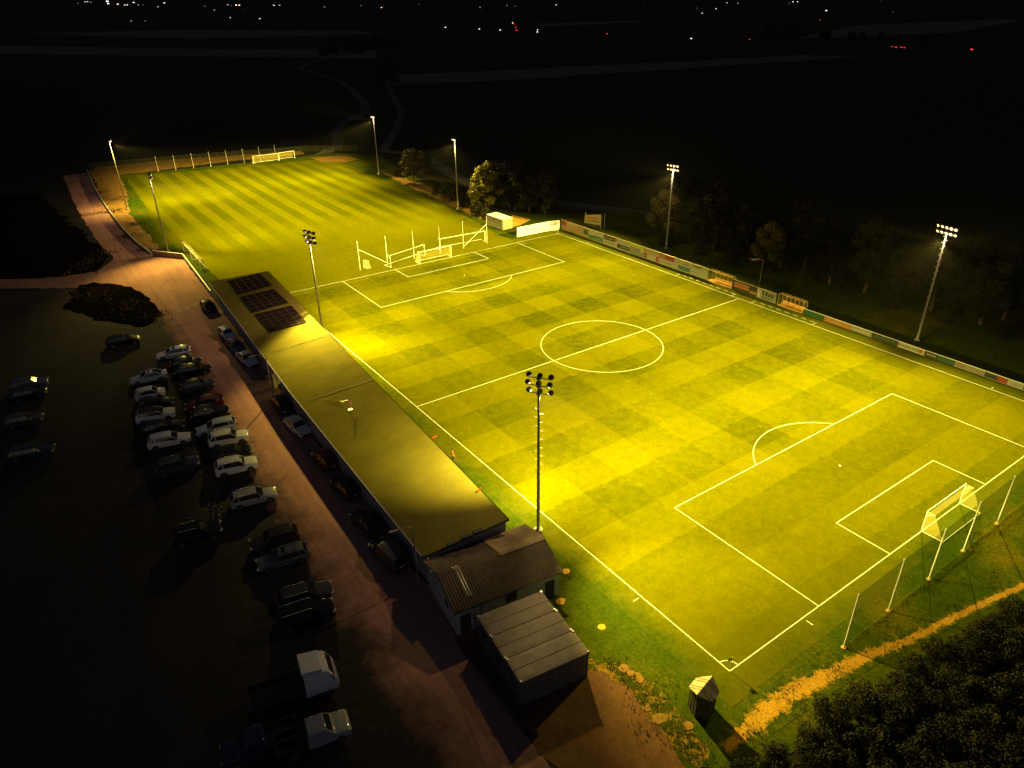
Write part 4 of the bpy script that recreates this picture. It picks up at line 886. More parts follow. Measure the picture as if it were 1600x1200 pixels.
car(243, 629, E_, 'hatch', 'black', 'black hatchback between the two white cars of the left row')
car(243, 648, E_, 'suv', 'white', 'white car with black roof in the left row', roofcol='black')
car(255, 666, E_, 'wagon', 'black', 'black estate between the white cars near the end of the left row')
car(264, 686, E_, 'wagon', 'white', 'white estate with roof rails at the near end of the left row')
car(277, 727, E_+2, 'suv', 'dgrey', 'lone dark car standing beyond the near end of the left row')
car(319, 629, W_, 'wagon', 'red', 'dark red estate in the right row')
car(329, 645, E_, 'suv', 'black', 'black off-roader beside the dark red estate')
car(338, 666, W_+3, 'wagon', 'pblue', 'pale blue-white estate in the middle of the right row')
car(357, 684, E_, 'suv', 'white', 'white boxy car next to the pale blue estate')
car(364, 706, E_, 'hatch', 'black', 'black hatchback between two white cars of the right row')
car(369, 727, E_+1, 'suv', 'white', 'nearest white car of the right row')
car(396, 775, E_+1, 'wagon', 'silver', 'silver-grey estate alone below the right row')
car(308, 832, E_+2, 'suv', 'black', 'black car with people standing around it')
car(429, 842, W_+1, 'suv', 'brown', 'dark brown off-roader beside the grey car with sunroof')
car(442, 870, W_+2, 'wagon', 'grey', 'grey estate with sunroof beside the brown off-roader', sunroof=True)
car(476, 928, E_+2, 'wagon', 'dgrey', 'dark grey car next to the black van-like car')
car(478, 960, E_+2, 'mpv', 'black', 'large black car nearest to the lorry')
car(192, 531, E_+6, 'wagon', 'black', 'black car with a glinting roof beside the dark scrub patch')
car(46, 600, E_+6, 'suv', 'bluegrey', 'blue-grey car at the left photo edge, farther of a pair')
car(45, 614, E_+5, 'hatch', 'black', 'black car touching the blue-grey one at the left photo edge')
car(37, 655, E_+0, 'hatch', 'dgrey', 'lone dark hatchback at the left photo edge')
car(48, 705, E_+0, 'wagon', 'navy', 'navy estate, lowest at the left photo edge')
RG = 'cars parked along the back of the stand'
car(326, 478, -84, 'hatch', 'black', 'black car at the lit far end of the lane', group=RG)
car(354, 520, -86, 'hatch', 'white', 'white hatchback, farther white car behind the stand', group=RG)
car(369, 539, -86, 'hatch', 'bluegrey', 'dark blue-grey hatchback between two white cars behind the stand', group=RG)
car(386, 559, -84, 'sedan', 'white', 'white saloon beside the parked bicycles', group=RG)
car(442, 631, -84, 'hatch', 'black', 'black car beside the added cream panel of the stand', group=RG)
car(465, 664, -84, 'sedan', 'white', 'white saloon parked nearer than the added cream panel', group=RG)
car(508, 716, 96, 'hatch', 'red', 'dark red hatchback behind the stand, in front of the nearer white saloon', group=RG)
car(539, 760, 96, 'hatch', 'black', 'black hatchback between the dark red car and a black saloon', group=RG)
car(574, 815, 96, 'sedan', 'black', 'black saloon parked just beyond the grey people carrier', group=RG)
car(607, 866, 96, 'mpv', 'dgrey', 'dark grey people carrier nearest the clubhouse', group=RG)
# lorry and two pickups in the near dark corner
def lorry(c, ang, label, col, s=1.0, bedc='dark_trim'):
    t = thing('flatbed_lorry', label, 'lorry', (c.x, c.y, .02), R(ang)); m = paint(col)
    b = MB()
    pr = [(2.9, .55), (2.98, 1.2), (2.75, 1.75), (2.35, 2.45), (1.9, 2.62), (.75, 2.62), (.55, 2.5), (.5, .55)]
    n = len(pr); w = 1.15; b.add([(x, -w*(1 if z < 1.6 else .93), z) for x, z in pr]+[(x, w*(1 if z < 1.6 else .93), z) for x, z in pr], [tuple(range(n)), tuple(range(2*n-1, n-1, -1))]+[(i, n+i, n+(i+1) % n, (i+1) % n) for i in range(n)])
    b.build('cab', m, t, bevel=.05, smooth=40)
    b = MB(); b.add([(2.50, -.93, 1.80), (2.50, .93, 1.80), (2.30, .88, 2.42), (2.30, -.88, 2.42)], [(0, 1, 2, 3)]); 
    b = MB(); b.add([(2.745, -.95, 1.80), (2.745, .95, 1.80), (2.42, .88, 2.36), (2.42, -.88, 2.36)], [(0, 1, 2, 3)]); b.build('windscreen', M_glass, t)
    b = MB(); b.box((1.2, 0, 2.80), (1.5, 1.95, .2), M=Matrix.Rotation(R(8), 3, 'Y')); b.build('roof_spoiler', m, t, bevel=.04)
    b = MB(); b.box((-1.2, 0, .72), (5.0, .9, .22)); b.build('chassis', M_trim, t)
    b = MB(); b.box((-1.45, 0, .95), (3.9, 2.3, .12)); b.box((-1.45, 1.13, 1.2), (3.9, .05, .42)); b.box((-1.45, -1.13, 1.2), (3.9, .05, .42)); b.box((-3.38, 0, 1.2), (.05, 2.3, .42)); b.box((.42, 0, 1.5), (.08, 2.2, 1.1))
    b.build('load_bed', M_black, t)
    for x in (2.0, -1.9, -2.8):
        for s in (1, -1):
            Mx = Matrix.Rotation(R(-90*s), 3, 'X'); bb = MB(); bb.lathe([(.3, -.15), (.46, -.13), (.46, .13), (.30, .15)], 18, Mx, (x, s*.98, .46)); o = bb.build('wheel', M_tyre, t, smooth=40)
            bb = MB(); bb.lathe([(.29, .152), (.08, .12)], 12, Mx, (x, s*.98, .46)); bb.build('rim', M_rim, o)
    for s in (1, -1):
        boxo('headlight', (2.97, s*.85, .85), (.06, .3, .2), M_hl, t); boxo('mirror', (2.6, s*1.32, 1.95), (.1, .18, .4), M_trim, t)
    return t
cT_ = G(486, 1038, 2.6); a_ = R(-10)
lorry(Vector((cT_.x-1.3*math.cos(a_), cT_.y-1.3*math.sin(a_), 0)), -10, 'flatbed lorry with a large white cab and black load bed', 'white')
def pickup(px, py, ang, col, label):
    c = G(px, py, .9); t = thing('pickup_truck', label, 'pickup', (c.x, c.y, .02), R(ang), 'pickups in the near dark corner'); m = paint(col)
    b = MB(); pr = [(2.5, .45), (2.55, .85), (2.35, 1.05), (1.45, 1.15), (.85, 1.72), (-.35, 1.76), (-.45, 1.1), (-.45, .45)]; n = len(pr)
    wd = lambda z: .92 if z < 1.2 else .74
    b.add([(x, -wd(z), z) for x, z in pr]+[(x, wd(z), z) for x, z in pr], [tuple(range(n)), tuple(range(2*n-1, n-1, -1))]+[(i, n+i, n+(i+1) % n, (i+1) % n) for i in range(n)])
    b.build('cab', m, t, bevel=.06, smooth=40)
    b = MB(); b.add([(1.36, -.78, 1.23), (1.36, .78, 1.23), (.93, .66, 1.68), (.93, -.66, 1.68)], [(0, 1, 2, 3)]); b.build('windscreen', M_glass, t)
    b = MB(); b.box((-1.5, 0, .7), (2.1, 1.84, .35)); b.box((-1.5, .88, 1.02), (2.1, .06, .32)); b.box((-1.5, -.88, 1.02), (2.1, .06, .32)); b.box((-2.53, 0, 1.02), (.06, 1.8, .32)); b.build('load_bed', M_black, t)
    for x in (1.7, -1.5):
        for s in (1, -1):
            Mx = Matrix.Rotation(R(-90*s), 3, 'X'); bb = MB(); bb.lathe([(.24, -.11), (.36, -.1), (.36, .1), (.24, .12)], 18, Mx, (x, s*.84, .36)); o = bb.build('wheel', M_tyre, t, smooth=40)
            bb = MB(); bb.lathe([(.23, .121), (.06, .1)], 12, Mx, (x, s*.84, .36)); bb.build('rim', M_rim, o)
    for s in (1, -1): boxo('headlight', (2.48, s*.68, .85), (.12, .36, .16), M_hl, t); boxo('tail_light', (-2.57, s*.8, .85), (.05, .12, .25), M_tl, t)
pickup(489, 1146, -10, 'silver', 'small pickup with rounded pale grey cab nearest the lorry')
pickup(405, 1158, 170, 'navy', 'dim dark blue pickup at the bottom edge, left of the pale grey one')
# ---------------------------------------------------------------- bicycles
M_bk = [plain('bike_red', (.20, .03, .03), .5), plain('bike_grey', (.14, .14, .14), .5), plain('bike_dark', (.05, .03, .03), .5)]
def bicycle(x, y, ang, k, label):
    t = thing('bicycle', label, 'bicycle', (x, y, .02), R(ang), 'bicycles leaning behind the stand'); m = M_bk[k % 3]
    for wx in (-.52, .52):
        b = MB(); b.tube([(wx+.33*math.cos(a*.3927), 0, .34+.33*math.sin(a*.3927)) for a in range(17)], .02, 5, cap=False)
        for a in range(6): b.tube([(wx, 0, .34), (wx+.32*math.cos(a*1.047), 0, .34+.32*math.sin(a*1.047))], .004, 3)
        b.build('wheel', M_tyre, t)
    b = MB(); B0, S0, H0 = (-.05, 0, .30), (-.2, 0, .82), (.40, 0, .80)
    for p, q in ((B0, S0), (S0, H0), (B0, H0), (B0, (-.52, 0, .34)), (S0, (-.52, 0, .34)), (H0, (.52, 0, .34)), (H0, (.36, 0, .98))): b.tube([p, q], .018, 5)
    b.build('frame', m, t)
    b = MB(); b.tube([(.36, -.28, 1.0), (.38, 0, .98), (.36, .28, 1.0)], .015, 5); b.build('handlebar', M_steel, t)
    b = MB(); b.tube([(-.2, 0, .82), (-.22, 0, .93)], .015, 5); b.box((-.23, 0, .95), (.26, .13, .05)); b.build('saddle', M_black, t)
bl = ['farthest bicycle of the cluster by the white saloon', 'second bicycle of the cluster behind the stand', 'red bicycle in the middle of the cluster', 'bicycle leaning towards the wall in the cluster', 'second nearest bicycle of the cluster', 'nearest bicycle of the cluster, by the added cream panel']
for i in range(6):
    c = G(404+i*6.2, 572+i*6.8, .5); bicycle(c.x, c.y, [8, 172, 15, 165, 5, 178][i], i, bl[i])
# ---------------------------------------------------------------- people
def skin_obj(name, pts, edges, radii, m, parent, sub=1):
    me = bpy.data.meshes.new(name); me.from_pydata(pts, edges, []); me.materials.append(m)
    o = link(name, me, parent); sk = o.modifiers.new('skin', 'SKIN')
    if not me.skin_vertices: me.attributes  # layer is made by the modifier below
    bm = bmesh.new(); bm.from_mesh(me); ly = bm.verts.layers.skin.verify(); bm.verts.ensure_lookup_table()
    for i, v in enumerate(bm.verts):
        r_ = radii[i]; v[ly].radius = (r_, r_) if not isinstance(r_, tuple) else r_; v[ly].use_root = (i == 0)
    bm.to_mesh(me); bm.free()
    s = o.modifiers.new('sub', 'SUBSURF'); s.levels = sub; s.render_levels = sub
    for p in me.polygons: p.use_smooth = True
    sk.use_smooth_shade = True
    return o
M_skin = plain('skin', (.38, .22, .15), .6)
def person(x, y, rz, label, shirt, trousers, hair, pose=0, z=0.03, group=None, h=1.76):
    t = thing('person', label, 'person', (x, y, z), R(rz), group); s = h/1.76
    sw = [0.0, .22, -.15, .10][pose % 4]; bend = [.0, .05, .25, .0][pose % 4]; raise_ = [0, .15, .35, .5][pose % 4]
    P = []; Rr = []; Ed = []
    def v(p, r, par=None):
        P.append(Vector(p)*s); Rr.append((r*s, r*s) if not isinstance(r, tuple) else (r[0]*s, r[1]*s))
        if par is not None: Ed.append((par, len(P)-1))
        return len(P)-1
    pel = v((0, 0, .96), (.13, .15)); wa = v((bend*.3, 0, 1.12), (.11, .14), pel); chh = v((bend*.7, 0, 1.34), (.12, .17), wa); nk = v((bend, 0, 1.50), .055, chh)
    hd = v((bend+.02, 0, 1.60), .085, nk); hd2 = v((bend+.02, 0, 1.70), .08, hd); v((bend+.11, 0, 1.61), .018, hd)
    for sd in (1, -1):
        hp = v((0, sd*.10, .90), .10, pel); kn = v((sd*sw*.5+.03, sd*.11, .50), .06, hp); an = v((sd*sw, sd*.11, .09), .04, kn); v((sd*sw+.17, sd*.12, .04), .035, an)
        sh = v((bend*.8, sd*.19, 1.42), .055, chh); el = v((bend*.6-.02+raise_*.3, sd*.27, 1.16), .04, sh); wr = v((bend*.6+.10+raise_*.6, sd*.27, .95+raise_*.4), .028, el)
        pm = v((bend*.6+.13+raise_*.65, sd*.27, .88+raise_*.4), .03, wr)
        for f in range(4):
            a = v((bend*.6+.125+raise_*.68+f*.018-.03, sd*.275, .81+raise_*.4), .009, pm); v((bend*.6+.135+raise_*.69+f*.018-.03, sd*.262, .775+raise_*.4), .008, a)
        v((bend*.6+.175+raise_*.65, sd*.25, .86+raise_*.4), .010, pm)
    skin_obj('body', P, Ed, Rr, M_skin, t)
    S = [P[1]*1+Vector((0, 0, -.12*s)), P[1], P[2], P[3]+Vector((0, 0, -.05*s))]; e = [(0, 1), (1, 2), (2, 3)]; rr = [(.145*s, .175*s), (.135*s, .165*s), (.145*s, .195*s), (.07*s, .08*s)]
    base = 7
    for k in range(2):
        o = 7+k*17 if False else None
    # sleeves
    for sd in (1, -1):
        a = len(S); S += [Vector((bend*.8, sd*.19, 1.42))*s, Vector((bend*.6-.02+raise_*.3, sd*.27, 1.16))*s]; e += [(2, a), (a, a+1)]; rr += [(.075*s,)*2, (.058*s,)*2]
    skin_obj('shirt', S, e, rr, shirt, t)
    T = [Vector((0, 0, .96))*s, Vector((0, 0, 1.03))*s]; e = [(0, 1)]; rr = [(.145*s, .165*s), (.13*s, .155*s)]
    for sd in (1, -1):
        a = len(T); T += [Vector((0, sd*.10, .88))*s, Vector((sd*sw*.5+.03, sd*.11, .50))*s, Vector((sd*sw*.95, sd*.11, .14))*s]; e += [(0, a), (a, a+1), (a+1, a+2)]; rr += [(.112*s,)*2, (.075*s,)*2, (.055*s,)*2]
    skin_obj('trousers', T, e, rr, trousers, t)
    b = MB(); b.lathe([(.02, .10), (.07, .08), (.098, .02), (.098, -.03), (.085, -.07)], 12, c=((bend+.005)*s, 0, 1.69*s)); b.build('hair', hair, t, smooth=60)
    b = MB()
    for sd in (1, -1): b.box(((bend+.098)*s, sd*.032*s, 1.635*s), (.02, .022, .014))
    b.build('eyes', M_black, t)
    b = MB(); b.box(((bend+.098)*s, 0, 1.565*s), (.02, .05, .012)); b.build('mouth', plain('lip', (.3, .1, .08), .5), t)
    for sd in (1, -1): boxo('shoe', ((sd*sw+.07)*s, sd*.115*s, .045), (.28*s, .10*s, .08), M_trim, t, bevel=.02)
    return t
c_red = plain('red_shirt', (.62, .07, .03), .8); c_dk = plain('dark_cloth', (.02, .02, .025), .9); c_hair = plain('dark_hair', (.02, .012, .008), .8); c_gr = plain('grey_cloth', (.06, .06, .07), .9)
q = G(706.5, 712, .9); person(q.x, q.y, -20, 'person in a red shirt and dark shorts beside the stand eave', c_red, c_dk, c_hair, 1)
q = G(297, 816, 1.0); person(q.x, q.y+.2, -100, 'person in dark clothes leaning at the far side of the black car', c_dk, c_dk, c_hair, 2, group='people in the dark lot')
q = G(329, 800, .6); person(q.x, q.y, 200, 'person in dark clothes standing left in the small group', c_gr, c_dk, c_hair, 3, group='people in the dark lot')
q = G(337, 802, .6); person(q.x, q.y, 20, 'person in grey clothes in the middle of the small group', c_gr, c_dk, c_hair, 1, group='people in the dark lot')
q = G(348, 803, .6); person(q.x, q.y, 170, 'person in black clothes standing right in the small group', c_dk, c_dk, c_hair, 0, group='people in the dark lot')
# ---------------------------------------------------------------- trees, bushes and hedge
def leafmat(name, a, b_):
    t = NT(name); g = t.add('ShaderNodeNewGeometry'); f = t.noise(g.outputs['Position'], .7, 3)
    c1 = t.mix(g.outputs['Random Per Island'], a, b_); c2 = t.mix(t.rng(f, .35, .65, 0, .5), c1, tuple(x*1.5 for x in b_))
    t.set(Base_Color=c2, Roughness=.7, Specular_IOR_Level=.25); return t.m
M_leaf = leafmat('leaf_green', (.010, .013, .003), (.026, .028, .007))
M_leaf2 = leafmat('leaf_lit_olive', (.045, .045, .008), (.12, .10, .020))  # olive leaves raised in tone: lamplight on these trees put into the colour
M_leafd = leafmat('leaf_shaded', (.002, .0028, .0012), (.006, .0065, .0025))  # near-black leaves: the shade on these trees put into the colour
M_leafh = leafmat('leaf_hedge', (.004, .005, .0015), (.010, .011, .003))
M_bark = plain('bark', (.10, .07, .045), .9, var=.3, scale=5)
def crown_mesh(name, blobs, n, size, seed, m):
    rg = random.Random(seed); vs = []; fs = []; wts = [b_[3]**2 for b_ in blobs]
    for _ in range(n):
        bx, by, bz, br = rg.choices(blobs, wts)[0]
        while True:
            d = Vector((rg.uniform(-1, 1), rg.uniform(-1, 1), rg.uniform(-1, 1)))
            if .1 < d.length < 1: break
        d = d.normalized()*br*(.55+.5*rg.random()**.6); c = Vector((bx, by, bz))+Vector((d.x, d.y, d.z*.85))
        if c.z < .05: c.z = rg.uniform(.05, .5)
        nrm = (d.normalized()+Vector((rg.gauss(0, .6), rg.gauss(0, .6), rg.gauss(0, .6)))).normalized(); a = nrm.orthogonal().normalized(); b2 = nrm.cross(a)
        s = size*rg.uniform(.6, 1.5); k = rg.uniform(0, 6.28); u = (a*math.cos(k)+b2*math.sin(k))*s; w = (b2*math.cos(k)-a*math.sin(k))*s*.55
        i = len(vs); vs += [c-u, c+w, c+u, c-w]; fs.append((i, i+1, i+2, i+3))
    me = bpy.data.meshes.new(name); me.from_pydata([tuple(v) for v in vs], [], fs); me.materials.append(m); return me
def tree_proto(seed, h, spread, n, size, m, low=.18):
    rg = random.Random(seed); b = MB(); blobs = []
    b.tube([(0, 0, 0), (rg.gauss(0, .1), rg.gauss(0, .1), h*.35), (rg.gauss(0, .2), rg.gauss(0, .2), h*.8)], h*.022+.06, 8, .04)
    nb = 13
    for i in range(nb):
        a = i*2.4+rg.gauss(0, .3); f = low+(1-low)*(i+.5)/nb; rad_ = spread*(1.0-(abs(f-.45)/.62)**2*.75)*rg.uniform(.55, .85); z = h*f
        e = (rad_*math.cos(a), rad_*math.sin(a), z); b.tube([(0, 0, max(.3, z-h*.18)), (e[0]*.5, e[1]*.5, z-h*.05), e], .06, 5, .02)
        blobs.append((e[0], e[1], z, spread*rg.uniform(.30, .46)))
    blobs.append((0, 0, h*.92, spread*.28))
    blobs.append((0, 0, h*.6, spread*.55))
    return b.mesh('trunk', M_bark, 50), crown_mesh('crown', blobs, n, size, seed, m)
def plant(name, cat, proto, x, y, s, rz, label, group, sz=None):
    t = thing(name, label, cat, (x, y, 0), rz, group); t.scale = (s, s, sz or s)
    for nm, me in zip(('trunk', 'crown'), proto): link(nm, me, t)
    return t
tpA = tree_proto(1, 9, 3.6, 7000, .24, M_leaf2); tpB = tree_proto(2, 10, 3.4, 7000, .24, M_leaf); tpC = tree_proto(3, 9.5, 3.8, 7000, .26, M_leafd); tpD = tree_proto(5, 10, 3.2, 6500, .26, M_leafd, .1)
bsh = [tree_proto(11+i, 3.2, 2.1, 3200, .15, [M_leafd, M_leaf, M_leafd][i], .12) for i in range(3)]
hdg = [tree_proto(31+i, 4.0, 2.6, 6500, .11, [M_leafd, M_leafd, M_leafh][i], .1) for i in range(3)]
q = G(640, 284); plant('leafy_tree', 'tree', tpA, q.x+.8, q.y-1, 1.12, .5, 'round olive tree right of the far slim floodlight mast', 'trees beside the training pitch', 1.0)
q = G(757, 329); plant('leafy_tree', 'tree', tpA, q.x+.5, q.y, 1.18, 2.2, 'bright yellow-lit tree beside the slim floodlight mast', 'trees beside the training pitch', 1.22)
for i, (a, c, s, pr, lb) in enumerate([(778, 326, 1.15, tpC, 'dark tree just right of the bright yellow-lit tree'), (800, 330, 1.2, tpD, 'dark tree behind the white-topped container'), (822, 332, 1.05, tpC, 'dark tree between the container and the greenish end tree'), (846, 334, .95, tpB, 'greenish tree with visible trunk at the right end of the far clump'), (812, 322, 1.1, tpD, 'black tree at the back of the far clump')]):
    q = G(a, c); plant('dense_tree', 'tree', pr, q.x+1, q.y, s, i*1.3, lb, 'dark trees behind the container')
for i, (a, c, s, lb) in enumerate([(683, 305, .9, 'small lit bush with spiky outline between the two far trees'), (697, 309, 1.15, 'larger lit bush between the two far trees'), (708, 315, .8, 'low dark bush left of the slim mast foot'), (726, 324, 1.0, 'low bush at the foot of the slim mast'), (742, 336, .9, 'dark low bush before the bright yellow-lit tree'), (660, 262, 1.3, 'dark bush behind the round olive tree'), (621, 276, .75, 'dark bush left of the round olive tree'), (757, 342, .7, 'small bush left of the white-topped container')]):
    q = G(a, c); plant('bush', 'bush', bsh[i % 3], q.x+.5, q.y, s, i*1.1, lb, 'bushes beside the training pitch')
rt = random.Random(5); words = ['tall', 'broad', 'leaning', 'ragged', 'thin-topped', 'rounded', 'low', 'forked']
places = ['behind the stepped mast', 'right of the stepped mast', 'above the left dugout', 'left of the windsock', 'behind the windsock', 'right of the windsock', 'above the right dugout', 'above the low green board', 'above the low orange board', 'left of the rightmost mast', 'behind the rightmost mast', 'right of the rightmost mast', 'at the right photo edge']
for i in range(13):
    y = 84-i*6.3; x = 79.2+[.0, 2, 1.2, 2.6, 2, 3.5, 2.5, 4, 4, 5, 4.5, 5, 4][i]
    plant('dense_tree', 'tree', [tpC, tpB, tpD][i % 3] if i not in (0, 4) else tpA, x+rt.uniform(-.6, .6), y+rt.uniform(-1, 1), rt.uniform(.85, 1.15), rt.uniform(0, 6), 'dark %s tree in the front row %s' % (words[i % 8], places[i]), 'dark tree row beyond the touchline')  # two trees take the brighter leaf colour in place of lamplight
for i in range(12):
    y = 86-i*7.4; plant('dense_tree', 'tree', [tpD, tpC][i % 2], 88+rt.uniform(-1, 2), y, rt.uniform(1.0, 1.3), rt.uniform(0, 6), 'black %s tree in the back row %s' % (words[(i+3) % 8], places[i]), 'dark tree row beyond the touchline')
for i in range(9):
    y = 80-i*7.9; plant('bush', 'bush', bsh[i % 3], 76.3+.07*(80-y)+rt.uniform(-.6, .6), y, rt.uniform(.6, .95), rt.uniform(0, 6), 'low dark bush at the row foot %s' % places[i+2], 'bushes at the foot of the dark tree row')
# near hedge, lower right corner
hx = []
rows_ = [(-9.2, 13.6, 33), (-8.0, 5.4, 12.5), (-12.6, 8, 33), (-11.0, 1.0, 7.0), (-15.6, 3, 20)]
rh = random.Random(9)
def edge(x): return -5.6-.14*(x-1) if x < 14 else -7.6-.13*(x-14)
hp = []
for r_, (off) in enumerate((1.9, 4.0, 6.6, 9.6)):
    x = -7.0+r_*.6
    while x < 33-r_*3.5:
        hp.append((x, edge(x)-off+rh.uniform(-.5, .5), r_)); x += 2.9+rh.uniform(-.4, .5)
hwd = ['spiky', 'rounded', 'dense', 'loose', 'tall', 'flat-topped', 'ragged', 'squat', 'leafy', 'twiggy']
rname = ['front', 'second', 'third', 'last']
cnt = [0, 0, 0, 0]; onum = ['first', 'second', 'third', 'fourth', 'fifth', 'sixth', 'seventh', 'eighth', 'ninth', 'tenth', 'eleventh', 'twelfth', 'thirteenth', 'fourteenth', 'fifteenth', 'sixteenth']
for i, (x, y, r_) in enumerate(hp):
    s = rh.uniform(.72, 1.0)*(.62+.13*r_) if x > 1 else rh.uniform(.5, .6)
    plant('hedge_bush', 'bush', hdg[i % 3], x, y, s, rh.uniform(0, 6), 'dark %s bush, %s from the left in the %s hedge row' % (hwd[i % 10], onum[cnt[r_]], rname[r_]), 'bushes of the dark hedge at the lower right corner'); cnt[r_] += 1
# weeds and grass tufts
def tufts(name, spots, label, m, size=.25, seed=3):
    rg = random.Random(seed); vs = []; fs = []
    for x, y, k, sp in spots:
        for _ in range(k):
            cx, cy = x+rg.gauss(0, sp), y+rg.gauss(0, sp)
            for _ in range(5):
                a = rg.uniform(0, 6.28); l = size*rg.uniform(.5, 1.4); w = l*.16; dx, dy = math.cos(a), math.sin(a); lean = rg.uniform(.2, .8)*l
                i = len(vs); vs += [(cx-dy*w, cy+dx*w, .02), (cx+dy*w, cy-dx*w, .02), (cx+dx*lean, cy+dy*lean, l)]; fs.append((i, i+1, i+2))
    me = bpy.data.meshes.new(name); me.from_pydata(vs, [], fs); me.materials.append(m); return tag(link(name, me), label, 'weeds', kind='stuff')
sp = [(*G(a, c)[:2], k, s) for a, c, k, s in [(1000, 1100, 60, .6), (985, 1065, 50, .6), (1030, 1090, 60, .7), (1060, 1150, 90, .7), (1010, 1140, 80, .6), (1090, 1175, 90, .7), (1180, 1150, 80, .6), (1250, 1110, 90, .8), (1330, 1070, 90, .9), (1420, 1030, 90, .9), (960, 1040, 50, .5), (890, 900, 30, .3), (1230, 1075, 60, .7), (1300, 1045, 70, .8), (1400, 990, 60, .9), (1500, 950, 60, .9), (1555, 905, 60, .9)]]
tufts('weeds', sp, 'rough weeds along the sandy path and the brown yard edge', plain('weed', (.07, .075, .012), .9, var=.3, scale=1.0), .14)
sp = [(*G(a, c)[:2], k, s) for a, c, k, s in [(160, 300, 60, 1.6), (175, 330, 60, 1.6), (200, 370, 70, 1.3), (225, 392, 60, 1.0), (250, 392, 40, .6), (190, 310, 60, 1.5), (215, 350, 60, 1.4), (140, 410, 60, 1.6), (165, 395, 60, 1.4), (120, 425, 60, 2), (640, 290, 60, 1.5), (690, 315, 60, 1.5), (740, 338, 60, 1.2), (160, 465, 90, 2.2), (200, 480, 90, 2), (240, 495, 60, 1.5), (125, 460, 60, 1.8)]]
tufts('weeds', sp, 'rough dry weeds on the verges by the gravel track', plain('weed_dry', (.10, .055, .02), .9, var=.3, scale=.6), .4, 5)
fr = MB(); rg = random.Random(8)
for k in range(7):
    a = (npt[0][0]-1.0, npt[0][1]-.1)
for i in range(420):
    x = rg.uniform(8, 50); y = -3.95+rg.gauss(0, .12); l = rg.uniform(.05, .2); a = rg.uniform(0, 3.1)
    fr.add([(x-.04*math.cos(a), y-.04*math.sin(a), .02), (x+.04*math.cos(a), y+.04*math.sin(a), .02), (x+rg.gauss(0, .05), y+rg.gauss(0, .05), l)], [(0, 1, 2)])
tag(fr.build('long_grass', M_lawn), 'uncut grass strip under the green ball net', 'grass', kind='stuff')
# ---------------------------------------------------------------- far countryside: lamps, houses, cars
def march(px, py, dmin=0):
    d = (_fw*FPX+_r*(px-800)-_u*(py-600)).normalized(); t = 300.0
    while t < 6900:
        p = Vector(CP)+d*t; dd = math.hypot(p.x, p.y)
        if p.z < terr(dd)+.5: return p, dd
        t *= 1.01
    return p, dd
M_fw_ = plain('far_wall', (.10, .10, .10), .9); M_fr_ = plain('far_roof', (.04, .03, .03), .9)
EM = dict(w=emit('lit_window_white', (1, .95, .85), 3), y=emit('lit_window_warm', (1, .75, .40), 4), r=emit('tail_light_lit', (1, .05, .03), 3), b=emit('lit_window_dim', (.7, .8, 1), .5), d=emit('lit_window_faint', (1, .9, .75), .9))
LT = [(122, 5.5, 'b', 1), (133, 3, 'w', 1), (137, 3, 'w', 1), (142, 4, 'd', 1), (168, 3, 'w', 2.4), (169, 6, 'w', 1.8), (184, 7, 'y', 1.3), (195, 8, 'w', 1), (199, 8, 'w', 1), (209, 5, 'w', 2), (216, 8, 'd', 1.2), (224, 8, 'b', 1), (247, 11, 'd', 1.3), (251, 9.5, 'd', 1), (257, 5, 'w', 1.3), (266, 9, 'b', 1), (310, 10, 'd', 1), (316, 8.5, 'b', 1), (320, 10, 'b', 1), (335, 16, 'd', 1.1), (356, 8, 'w', 1.3), (361, 9, 'd', 1), (369, 8.5, 'y', 1.6), (374, 8.5, 'y', 1.6), (380, 16, 'b', 1), (360, 28, 'w', 1.2), (205, 33, 'd', 1), (227, 33, 'd', 1), (245, 33, 'd', 1), (406, 29.5, 'w', 1.2), (428, 9, 'w', 1.6), (433, 9.5, 'd', 1), (437, 9, 'w', 1.4), (467, 10, 'w', 1.2), (507, 11, 'd', .9), (564, 9, 'b', .9), (596, 12, 'y', 1), (599, 11, 'r', .8), (620, 10, 'd', 1), (655, 8, 'd', .9), (735, 8.5, 'b', .9), (750, 12, 'd', 1), (754, 9, 'b', .9), (776, 10, 'b', .8), (792, 9, 'd', 1), (805, 10, 'b', .9), (826.5, 14, 'w', 1.1), (838, 14, 'w', 1), (869, 8, 'w', 1.1), (875, 8.5, 'w', 1), (873, 1.5, 'r', 1), (921, 17.5, 'r', .8), (1007, 6, 'b', .8), (1023, 11, 'd', .9), (1089, 13.5, 'd', 1), (1097, 21, 'w', 1.1), (1109, 13.5, 'b', .9), (1119, 14, 'w', 1.1), (1136, 5, 'w', 1.1), (1153, 5.5, 'd', 1), (1233, 5.5, 'b', .8), (1239, 3, 'w', 1), (1246, 3, 'w', 1), (1255, 3.5, 'w', 1), (1377, 1.5, 'd', 1), (801, 36, 'y', 1.1), (1395, 19, 'b', .8), (1595, 18, 'd', 1.4)]
hb = MB(); hb.box((0, 0, 2.5), (9, 7, 5)); hwall = hb.mesh('wall', M_fw_)
hb = MB(); hb.add([(-5, -4, 5), (5, -4, 5), (5, 4, 5), (-5, 4, 5), (-5, 0, 8), (5, 0, 8)], [(0, 1, 5, 4), (2, 3, 4, 5), (0, 4, 3), (1, 2, 5), (0, 3, 2, 1)]); hroof = hb.mesh('roof', M_fr_)
wm = {}
CPv = Vector((CP[0], CP[1], 0))
